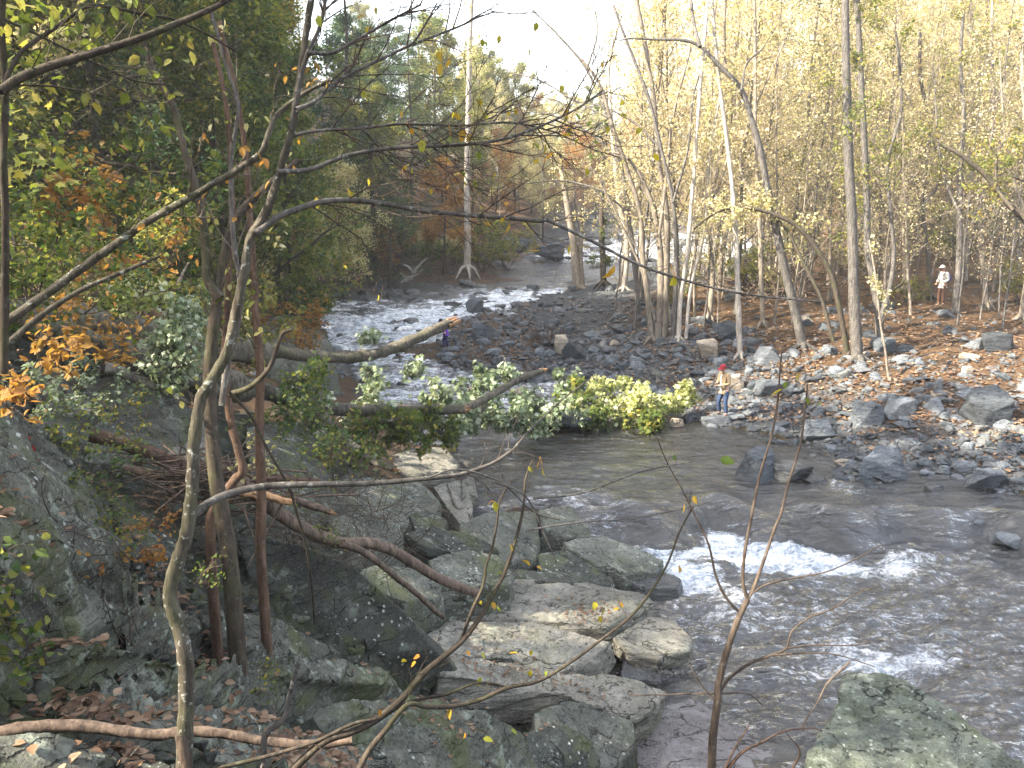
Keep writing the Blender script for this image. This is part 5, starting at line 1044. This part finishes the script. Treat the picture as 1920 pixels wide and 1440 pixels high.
    hem = pel - [0, 0, .13]; G.append([(pel - [0, 0, .02], .145), (hem, .15)])
    put(skin(*chain(G), 0, 2), 'shirt', shirt, e)
    G = [[(pel + [0, 0, .05], .125), (pel, .13)]]
    for s in ('L', 'R'):
        hp, kn, an = a('hip' + s), a('kn' + s), a('an' + s); G.append([(pel, .13), (hp, .098), ((hp + kn) / 2, .088), (kn, .073), ((kn + an) / 2, .068), (an + (kn - an) * .12, .064)])
    put(skin(*chain(G), 0, 2), 'trousers', legs, e)
    for s in ('L', 'R'):
        an, to = a('an' + s), a('toe' + s); put(skin(*chain([[(an + [0, 0, .05], .05), (an, .048), (an * .4 + to * .6, .042), (to + (to - an) * .25, .036)]]), 0, 1), 'shoe', shoe, e)
    if hat:
        mt, brim = hat; h_ = dome(.112, .12, 1.5, mt, 'cap', .0)
        m = MB(); c = hd + up * .06 + fw * .10; A = np.linspace(-1.25, 1.25, 9)
        pin = np.array([hd + up * .06 + (rt * math.sin(t) + fw * math.cos(t)) * .108 for t in A]); out_ = np.array([hd + up * .045 + (rt * math.sin(t) * .9 + fw * math.cos(t) * 1.15) * (.108 + brim * math.cos(t * .9)) for t in A])
        Vv = np.vstack([pin, out_, pin - up * .006, out_ - up * .006]); i = np.arange(8); m.add(Vv, np.vstack([np.stack([i, i + 1, i + 10, i + 9], 1), np.stack([i + 18, i + 27, i + 28, i + 19], 1), np.stack([i + 9, i + 10, i + 28, i + 27], 1)])); m.build('cap_brim', mt, h_)
    if under is not None:
        m = MB(); tube(m, [nk + fw * .085, che + fw * .155, (pel + che) / 2 + fw * .142 - [0, 0, .0], pel + fw * .148 - [0, 0, .08]], [.022, .026, .026, .022], 8); m.build('undershirt', under, e)
    return e
# fisherman
pf = ground(1352, 784); pf[2] = max(pf[2], .05)
st = boulder(1346, 800, 60, 17, M_BLUE, 'flat stone the fisherman stands on', 85, z=-.02); boulder(1376, 795, 46, 17, M_BLUE, 'low stone under the fisherman\'s rear foot', 86, z=.0)
zt = .22; pf = at(1356, 783, 27.55); pf[2] = zt
J = dict(pelvis=(0, 0, .95), chest=(.0, .03, 1.28), neck=(0, .06, 1.47), head=(0, .10, 1.60), gaze=(.1, 0, -.35), shL=(-.19, .04, 1.40), elL=(-.24, .05, 1.13), wrL=(-.06, .27, 1.09), shR=(.19, .04, 1.40), elR=(.24, .06, 1.13), wrR=(.07, .29, 1.14),
 hipL=(-.09, 0, .90), knL=(-.12, .06, .50), anL=(-.14, .0, .09), toeL=(-.16, .16, .04), hipR=(.09, 0, .90), knR=(.15, .10, .49), anR=(.20, -.02, .09), toeR=(.26, .13, .04))
fc = norm(np.array([-.86, -.5, 0])); e = person(pf, fc, 1.72, J, 'fisherman in red cap, open tan shirt and blue jeans at the pool edge', K_TANSH, K_JEAN, K_BOOT, (K_RED, .07), under=K_WHITE)
bpy.context.view_layer.update(); Mw = e.matrix_world
def W_(p): return np.array(Mw @ Vector(p))
h1 = W_((-.01, .36, 1.10)); h2 = W_((.02, .37, 1.17)); dr = norm(np.array([-.10, -.12, 1])); r_ = MB(); tube(r_, [h1 - dr * .30, h1, h2, h2 + dr * .35], [.014, .014, .013, .009], 8); tip = MB(); tube(tip, [h2 + dr * .35, h2 + dr * .9, h2 + dr * 1.35 + [-.03, 0, 0]], [.008, .005, .003], 6)
e2 = empty('fishing_rod', tuple(h1), 'thin fishing rod held upright in both hands of the fisherman', 'fishing rod'); fin(e2, 'handle', r_, K_BOOT); fin(e2, 'blank', tip, K_ROD)
r_ = MB(); tube(r_, [h1 - dr * .05 + [-.02, -.05, 0], h1 - dr * .05 + [-.02, -.09, 0]], [.035, .035], 10, cap=True); tube(r_, [h1 + [-.02, -.1, -.05], h1 + [.03, -.12, -.05]], [.008, .008], 6); fin(e2, 'reel', r_, K_BLK)
# hiker
pf = ground(1763, 577); J = dict(pelvis=(0, 0, .95), chest=(0, .0, 1.30), neck=(0, .03, 1.48), head=(0, .07, 1.61), shL=(-.19, 0, 1.41), elL=(-.25, -.02, 1.14), wrL=(-.16, .2, 1.02), shR=(.19, 0, 1.41), elR=(.25, -.02, 1.14), wrR=(.14, .2, .98),
 hipL=(-.09, 0, .90), knL=(-.10, .03, .50), anL=(-.10, -.02, .09), toeL=(-.11, .14, .04), hipR=(.09, 0, .90), knR=(.10, .06, .50), anR=(.10, .02, .09), toeR=(.11, .18, .04))
e = person(pf, norm(np.array([-.9, -.35, 0])), 1.76, J, 'hiker in white shirt, white-billed cap and brown trousers in the sunlit wood', K_WHITE, K_BROWN, K_BOOT, (K_WHITE, .08))
bpy.context.view_layer.update(); Mw = e.matrix_world
def shp(P, r, k=10, sub=2): return skin([np.array(p, float) for p in P], [(i, i + 1) for i in range(len(P) - 1)], r, 0, sub)
b = empty('backpack', tuple(W_((0, -.2, 1.2))), 'purple-blue backpack on the back of the hiker', 'backpack'); o = np.array(b.location[:])
m = shp([W_((0, -.23, 1.02)) - o, W_((0, -.25, 1.2)) - o, W_((0, -.22, 1.40)) - o], [(.15, .11), (.16, .13), (.12, .09)]); put(m, 'pack_bag', K_BPK, b)
for s in (-1, 1):
    t = MB(); tube(t, spline([W_((s * .12, -.17, 1.40)), W_((s * .14, .0, 1.50)), W_((s * .14, .15, 1.36)), W_((s * .15, .16, 1.18)), W_((s * .18, -.02, 1.06)), W_((s * .12, -.17, 1.05))], 4), .016, 6); fin(b, 'strap', t, K_BLK)
# child
pf = ground(836, 656); J = dict(pelvis=(0, -.05, .92), chest=(0, .10, 1.20), neck=(0, .20, 1.36), head=(0, .27, 1.47), gaze=(0, 0, -.6), shL=(-.18, .12, 1.30), elL=(-.22, .18, 1.04), wrL=(-.18, .32, .86), shR=(.18, .12, 1.30), elR=(.22, .16, 1.03), wrR=(.18, .26, .82),
 hipL=(-.09, -.05, .88), knL=(-.11, .08, .50), anL=(-.11, -.02, .09), toeL=(-.12, .14, .04), hipR=(.09, -.05, .88), knR=(.10, .06, .49), anR=(.12, -.12, .09), toeR=(.13, .04, .04))
person(pf, norm(np.array([-.8, .45, 0])), 1.42, J, 'child in purple fleece and navy trousers stooping behind the furrowed log', K_PURP, K_NAVY, K_BOOT, (K_NAVY, .05))
# ------------------------------------------------------------------ single trees of the right bank and the far bend, traced
def crownify(e, Ps, nb, L, nleaf, lmat, seed, ls=.11, r=.012, lo=.3, wm=B_TAN, up=.2):
    r5 = np.random.default_rng(700 + seed); tw = MB(); lf = MB(); tips = []
    for P in Ps: tw = MB(); twigs(tw, P, nb, L, r, r5, lo, 3 if L > 1.2 else 2, .85, up, tips); fin(e, 'branches', tw, wm)
    if nleaf: plant_leaves(lf, tips, nleaf, ls, r5, 'card', .09, .5); fin(e, 'crown', lf, lmat)
def rtree(label, stems, Y, mat, nb=9, L=2.2, nl=1600, lm=L_TAN, seed=0, lo=.35, k=9, ls=.11):
    w = MB(); Ps = []; g = None
    for pts, a, b in stems:
        if g is None: g = ground(*pts[0]) if Y is None else at(pts[0][0], pts[0][1], Y)
        y = g[1]; P = stem(w, pts, a * .82, b * .82, y, y + 1.5, k, .02, seed); Ps.append(P)
    p0 = Ps[0][0]
    for i in range(5):
        a = i * 1.26 + seed; q = np.array([math.cos(a), math.sin(a), 0]) * px(p0, stems[0][1]) * 1.5; z = gz1(p0[0] + q[0], p0[1] + q[1]); tube(w, [p0 + [0, 0, .25], p0 + q * .5 + [0, 0, .05], np.array([p0[0] + q[0], p0[1] + q[1], z - .03])], [px(p0, stems[0][1]) * .3, px(p0, stems[0][1]) * .2, .02], 6)
    e = thing_tree('riverside_tree', Ps[0][0], label); fin(e, 'trunk', w, mat); crownify(e, Ps, nb, L, nl, lm, seed, lo=lo, wm=mat, ls=ls); return e
rtree('tall straight grey tree, thickest trunk by the long fallen pole', [([(1608,680),(1603,600),(1600,520),(1597,400),(1590,280),(1587,150),(1585,40),(1584,-60)], 27, 16)], None, B_GREY, 12, 2.2, 1600, L_YGREEN, 1, .3)
rtree('dark leaning trunk that kinks twice and points back over the stream', [([(1505,655),(1495,600),(1475,520),(1455,430),(1440,360),(1425,280),(1405,210),(1388,165),(1350,125),(1310,85),(1270,74),(1230,74),(1180,72),(1150,80)], 23, 2), ([(1390,170),(1400,120),(1430,90),(1455,50)], 5, 3), ([(1312,88),(1300,40),(1295,-10)], 9, 7)], None, B_GREY, 6, 1.2, 500, L_YELLOW, 2, .4)
rtree('mossy arching stem bowed over toward the fisherman', [([(1590,672),(1578,600),(1560,520),(1530,465),(1495,425),(1460,405),(1430,395),(1390,388),(1340,400),(1300,430)], 15, 4), ([(1562,640),(1540,560),(1510,500),(1480,440),(1450,400)], 10, 5)], None, B_DARK, 9, 1.3, 900, L_YELLOW, 3, .45)
rtree('forked trunk just beyond the thickest grey one', [([(1650,655),(1648,600),(1640,540),(1628,470),(1625,380),(1620,250),(1612,100),(1605,-30)], 20, 12), ([(1650,600),(1668,540),(1676,470),(1668,380),(1665,300),(1690,200),(1680,60)], 12, 6)], None, B_GREY, 9, 1.8, 900, L_YGREEN, 4, .35)
rtree('clump of pale stems with spreading roots at the head of the cobbles', [([(1222,640),(1215,560),(1205,480),(1200,400),(1180,330),(1150,240),(1125,160),(1090,110)], 15, 6), ([(1232,640),(1240,540),(1235,440),(1215,360),(1180,300),(1150,285)], 20, 4), ([(1245,635),(1250,520),(1250,400),(1235,300),(1225,180),(1205,60),(1190,-20)], 15, 8), ([(1228,600),(1200,500),(1165,420),(1130,350),(1100,300)], 7, 3), ([(1236,440),(1250,330),(1262,220),(1290,110),(1300,60)], 8, 4)], None, B_TAN, 8, 1.6, 700, L_YELLOW, 5, .35)
rtree('pale straight stem lit bright beside the tan boulder', [([(1388,672),(1385,600),(1383,520),(1380,440),(1372,340),(1360,240),(1345,120),(1335,0)], 14, 8)], None, B_PALE, 8, 1.6, 700, L_YELLOW, 6, .35)
rtree('slender pair of pale stems near the upright tan boulder', [([(1272,640),(1276,560),(1290,460),(1300,340),(1310,200),(1322,60),(1330,-30)], 12, 7), ([(1286,635),(1295,540),(1320,430),(1330,300),(1350,180)], 9, 5)], None, B_PALE, 8, 1.6, 700, L_TAN, 7, .35)
rtree('stout leaning trunk at the end of the gravel bar by the upper pool', [([(1085,545),(1080,500),(1075,450),(1066,400),(1058,350),(1050,310)], 24, 9), ([(1092,540),(1088,480),(1090,430),(1085,380)], 14, 8)], 51, B_TAN, 8, 2.2, 700, L_YELLOW, 8, .4)
rtree('ivy-clad trunk next to the stout leaning one', [([(1132,535),(1130,480),(1128,420),(1130,350),(1135,250),(1140,150)], 15, 8)], 50, B_DARK, 10, 1.2, 1500, L_GREEN, 9, .05)
rtree('tall pale smooth trunk standing alone on the shaded far bank', [([(876,505),(877,450),(876,400),(876,320),(878,220),(880,110),(884,0),(886,-80)], 17, 10)], 55, B_PALE, 8, 3, 1500, L_YELLOW, 10, .55)
rtree('tree with dark spreading boughs at the edge of the sunlit wood', [([(1980,560),(1960,480),(1930,420),(1905,395),(1880,370),(1850,330),(1800,290),(1760,270)], 26, 7), ([(1900,395),(1870,350),(1868,290)], 8, 5), ([(1925,415),(1935,350),(1900,330),(1870,300)], 8, 4)], 30, B_DARK, 9, 1.5, 1100, L_YGREEN, 11, .35)
rtree('drooping twiggy sapling in front of the cobble shore', [([(1668,722),(1660,660),(1650,600),(1642,520),(1630,450)], 6, 3)], None, B_TAN, 5, .8, 120, L_YELLOW, 12, .4)
rtree('bare-topped tree leaning out over the stream, its twigs crossing the sky gap', [([(1198,600),(1190,500),(1178,400),(1165,310),(1140,220),(1100,130),(1050,70),(1000,20)], 12, 4), ([(1165,310),(1120,260),(1060,225),(1000,210),(940,215)], 6, 2), ([(1140,220),(1080,190),(1010,150),(950,135)], 5, 2), ([(1100,130),(1120,60),(1110,-10)], 5, 2), ([(1178,400),(1130,360),(1060,340),(980,345)], 5, 2)], None, B_GREY, 11, 1.7, 260, L_YELLOW, 13, .2)
rtree('grey tree whose bare crown spreads above the clump of pale stems', [([(1262,640),(1268,500),(1262,380),(1240,280),(1215,180),(1180,90),(1150,10)], 11, 5), ([(1262,380),(1290,280),(1300,180),(1330,90)], 6, 3), ([(1240,280),(1190,230),(1130,200),(1080,190)], 5, 2)], None, B_GREY, 11, 1.7, 320, L_TAN, 14, .25)
for k, (u, v, hh, lb, m) in enumerate([(1790,590,470,'grey trunk right behind the hiker', B_GREY), (1848,575,480,'pale trunk to the side of the hiker away from the stream', B_TAN), (1745,560,420,'thin bare tree nearest the hiker\'s shoulder', B_GREY), (1700,545,470,'slim tree standing between the hiker and the brushwood drift', B_TAN), (1330,600,520,'root-footed trunk in the wet ground by the brushwood drift', B_TAN), (1430,610,540,'straight tree growing out of the brushwood drift', B_TAN), (1915,600,500,'pale tree beyond the far end of the fallen pole', B_TAN), (1170,545,430,'slim pale tree at the upper end of the gravel bar', B_PALE)]):
    r5 = np.random.default_rng(800 + k); x = u; pts = []
    for i in range(7): pts.append((x, v - hh * i / 5)); x += r5.normal(0, 9)
    rtree(lb, [(pts, 15 - k % 3 * 2, 7), ([pts[2], (pts[2][0] + r5.choice([-1, 1]) * 35, pts[3][1]), (pts[2][0] + r5.choice([-1, 1]) * 50, pts[5][1])], 7, 3)], None, m, 9, 1.9, 900, [L_YGREEN, L_YELLOW, L_TAN][k % 3], 20 + k, .2)
for u, v, Y, kd, i, sc, lb, ct, nm in [(830,480,57,'gold',0,.85,'glowing orange tree at the bend, left of the lone pale trunk','tree','forest_tree'), (905,500,58,'shrub',0,1.5,'lime-green bush hanging over the upper pool','shrub','leafy_shrub'), (950,480,62,'shrub',0,1.5,'yellow-green bush farther along the upper pool','shrub','leafy_shrub'),
    (640,510,49,'gold',1,.8,'yellow-leaved little tree over the driftwood logs','tree','forest_tree'), (560,520,44,'gold',1,.8,'golden small tree nearest the dark boulders of the rapids','tree','forest_tree'), (730,505,53,'hem',0,.55,'small bluish-green evergreen above the upturned root','tree','forest_tree'), (700,520,56,'dense',2,.7,'round green tree between the driftwood and the orange tree','tree','forest_tree'),
    (440,560,34,'shrub',1,1.9,'tall yellow shrub behind the fallen trunks','shrub','leafy_shrub'), (250,560,22,'shrub',0,1.4,'yellow-green shrub rooted above the huge fallen trunk','shrub','leafy_shrub'), (120,590,18,'shrub',3,1.2,'orange-leaved shrub hanging over the huge fallen trunk','shrub','leafy_shrub'), (380,540,28,'shrub',2,1.8,'dense green shrub at the far end of the fallen trunks','shrub','leafy_shrub'), (60,560,15,'shrub',5,1.3,'dark green shrub at the root end of the fallen trunk','shrub','leafy_shrub')]:
    p = at(u, v, Y); tr, cr, H = PR[kd, i]; e = empty(nm, (p[0], p[1], gz1(p[0], p[1]) - .05), lb, ct, None, u, sc); obj('trunk' if kd != 'shrub' else 'stems', tr, e); obj('crown' if kd != 'shrub' else 'foliage', cr, e)
# ------------------------------------------------------------------ plants of the near bank
def vine(label, spots, n, size, mat, seed, kind='leaf', nm='vine_plant', cat='plant', w=.004):
    r6 = np.random.default_rng(900 + seed); SM = []; lf = MB(); tips = []
    for u, v, Y, rp in spots:
        c = at(u, v, Y); Rr = px(c, rp); st_ = MB(); SM.append(st_)
        for _ in range(6): Q = limb(st_, c - [0, 0, Rr], norm(r6.normal(size=3) * [1, .7, .4] + [0, 0, .9]), Rr * r6.uniform(1, 2.2), w, r6, -.25, .3, 7, 3); twigs(st_, Q, 5, Rr * .5, w * .5, r6, .2, 1, 1, -.1, tips)
    e = thing_tree(nm, at(*spots[0][:3]), label, cat); [fin(e, 'stems', q_, B_WHIP) for q_ in SM]; plant_leaves(lf, tips, n, size, r6, kind, .03, .3); fin(e, 'leaves', lf, mat); return e
vine('vine with small green and yellow leaves spilling down the steep rock mass', [(150,880,8.2,55),(90,860,8.2,45),(210,860,8.2,48),(180,930,7.8,50),(60,900,7.6,42),(130,940,7.6,45)], 800, .050, L_VINE, 1)
vine('trailing green shoots hanging below the steep rock mass', [(230,1000,7.4,36),(160,990,7.2,36),(200,960,7.5,36)], 240, .045, L_VINE, 2)
vine('five-fingered crimson leaves on the steep rock mass', [(50,840,7.4,26),(20,830,7.4,20)], 34, .085, L_RED, 3, 'lobed')
vine('broad green leaves at the frame edge above the domed rock', [(10,1000,4.9,34),(20,1080,4.8,40),(5,1140,4.7,36)], 70, .075, L_VINE, 4)
vine('low plant with yellow and green leaves in the leaf drift', [(40,1200,4.7,42),(90,1215,4.7,34),(20,1160,4.8,30)], 80, .065, L_VINE, 5)
vine('tiny green weed growing on the mossy ledge', [(480,1290,5.6,16),(500,1240,5.9,16)], 46, .035, L_GREEN, 6)
vine('sprig of narrow green leaves beside the bent sapling', [(375,1050,6.2,28),(390,1080,6.2,22)], 70, .035, L_GREEN, 7)
vine('yellow leaf sprigs on the stick pile', [(465,850,8.6,30),(480,830,8.6,26),(500,860,8.8,24)], 90, .055, L_YELLOW, 8)
vine('golden compound leaves drooping at the frame edge', [(40,700,6.2,50),(70,650,6.4,46),(120,620,6.6,40),(20,740,6.0,36)], 210, .08, L_ORANGE, 9)
vine('orange-brown leaf sprays in front of the huge fallen trunk', [(150,600,8,46),(190,640,8,36),(230,600,8.4,40),(100,560,8,40)], 260, .075, L_ORANGE, 10)
vine('clump of small green leaves beneath the wishbone-shaped log', [(600,985,9.3,16),(625,1000,9.4,14)], 60, .04, L_GREEN, 11)
vine('thin brambles tangled over the slabs beside the leafy treetop', [(640,880,10.5,46),(700,860,11,44),(580,860,10,44),(620,820,11,44),(560,920,9.6,34)], 150, .045, L_VINE, 12, w=.006)
vine('dark feathery twigs of a shaded shrub at the frame edge', [(60,470,8,90),(20,380,8,80),(110,430,8.5,80),(30,540,8,70),(150,520,9,70)], 1500, .06, L_GREEN, 13, w=.006)
vine('leafy green and yellow boughs filling the shaded slope', [(230,330,10,100),(300,420,10.5,90),(180,260,10,90),(260,480,11,80),(340,340,11,80)], 1500, .075, L_VINE, 14, w=.008)
vine('grey-green leafy scrub over the layered boulder\'s uphill side', [(60,700,10.5,60),(120,690,11,55),(30,760,9.8,55),(190,680,12,50)], 900, .07, L_SILVER, 15, w=.006)
vine('low yellowing scrub rooted between the layered boulder and the stick pile', [(160,760,9.6,50),(230,800,9.4,46),(270,740,11,44),(90,790,9.2,46)], 620, .055, L_VINE, 16, w=.006)
vine('brown-leaved scrub along the crack above the domed rock', [(150,1030,6.8,44),(60,1010,6.4,44),(250,1020,7.2,36),(300,960,7.8,36)], 420, .05, L_ORANGE, 17, w=.005)
vine('sparse scrub on the plain dark boulder', [(500,770,10.4,40),(570,760,11.2,40),(600,830,11.6,34)], 380, .055, L_VINE, 18, w=.006)
# ------------------------------------------------------------------ fallen leaves
def drift(n, spots, size, label, mat=L_LITTER, kind='leaf', seed=0):
    r7 = np.random.default_rng(950 + seed); P = []
    for _ in range(n):
        u, v, su, sv, Y = spots[int(r7.integers(len(spots)))]; c = at(r7.normal(u, su), r7.normal(v, sv), Y + r7.normal(0, .25)); z, nr = drop(c[0], c[1])
        if nr is not None and nr.z < .55: continue
        if z < wz1(c[0], c[1]) + .03: continue
        P.append([c[0], c[1], z + .012 + r7.uniform(0, .03)])
    m = MB(); leaves(m, P, size, r7, kind, 0, .75); o = m.build('fallen_leaves', mat); tag(o, label, 'leaves', kind='stuff')
drift(750, [(60,1320,60,22,4.6),(150,1240,80,30,5.2),(60,1180,50,30,5.4),(200,1330,60,16,4.9),(100,1130,60,40,5.6)], .085, 'brown and orange leaves drifted over the near ledges', seed=1)
drift(520, [(450,1190,40,14,6.6),(420,1180,30,14,6.4),(330,1220,30,12,5.8),(500,1205,30,8,6.8)], .08, 'tan leaf drift in the pocket of the ribbed rock', seed=2)
drift(420, [(620,1300,60,10,6.6),(660,1290,50,8,6.9),(545,1320,20,20,6.)], .08, 'leaf drift behind the streaked rock slope', seed=3)
drift(360, [(300,1050,30,40,7.5),(290,1000,30,40,8),(400,1130,30,14,7.3)], .085, 'leaves below the brown stems', seed=4)
drift(300, [(920,1240,60,8,10.5),(1045,1330,30,10,9),(1100,1050,40,16,14.5),(820,1225,40,6,9.5),(1040,1420,12,14,8)], .085, 'scattered leaves on the pale ledges', seed=5)
drift(420, [(700,1150,160,60,9),(300,1120,120,60,6.5),(700,1380,160,40,6.2),(950,1150,120,30,12)], .075, 'single leaves lying about the near rocks', seed=6)
drift(260, [(150,740,90,30,12),(240,860,60,30,9.5),(60,820,50,50,9)], .08, 'leaves lodged on the layered boulder', seed=7)
m = MB(); P = []
def far_litter(n, u0, u1, v0, v1):
    us = rg.uniform(u0, u1, n); vs = v0 + (v1 - v0) * rg.uniform(0, 1, n)
    for u, v in zip(us, vs):
        p = ground(u, v, 90)
        if p[2] > wz1(p[0], p[1]) + .12: P.append(p + [0, 0, rg.uniform(.02, .09)])
far_litter(6500, 1250, 1960, 560, 800); far_litter(2600, 850, 1400, 560, 760); far_litter(1500, 480, 960, 500, 560); far_litter(1200, 1500, 1960, 780, 960)
leaves(m, P, .13, rg, 'card', 0, .6); o = m.build('fallen_leaves', L_LITTER); tag(o, 'brown leaves strewn over the far shore and the wood floor', 'leaves', kind='stuff')
# ------------------------------------------------------------------ thin volume over the whole valley, added for a washed-out sunlit glow
V = np.array([(x, y, z) for x in (-150., 190.) for y in (-40., 330.) for z in (-9., 95.)]); mb = MB()
mb.add(V, np.array([[0, 1, 3, 2], [4, 6, 7, 5], [0, 4, 5, 1], [2, 3, 7, 6], [0, 2, 6, 4], [1, 5, 7, 3]]))
t = NT('glow_haze'); pv = t.n('ShaderNodeVolumePrincipled', Color=(.95, .95, .93, 1), Density=.0011, Anisotropy=.3)
t.t.links.new(pv.outputs[0], t.n('ShaderNodeOutputMaterial').inputs[1]); o = mb.build('haze', t.m, smooth=False); tag(o, kind='stuff')
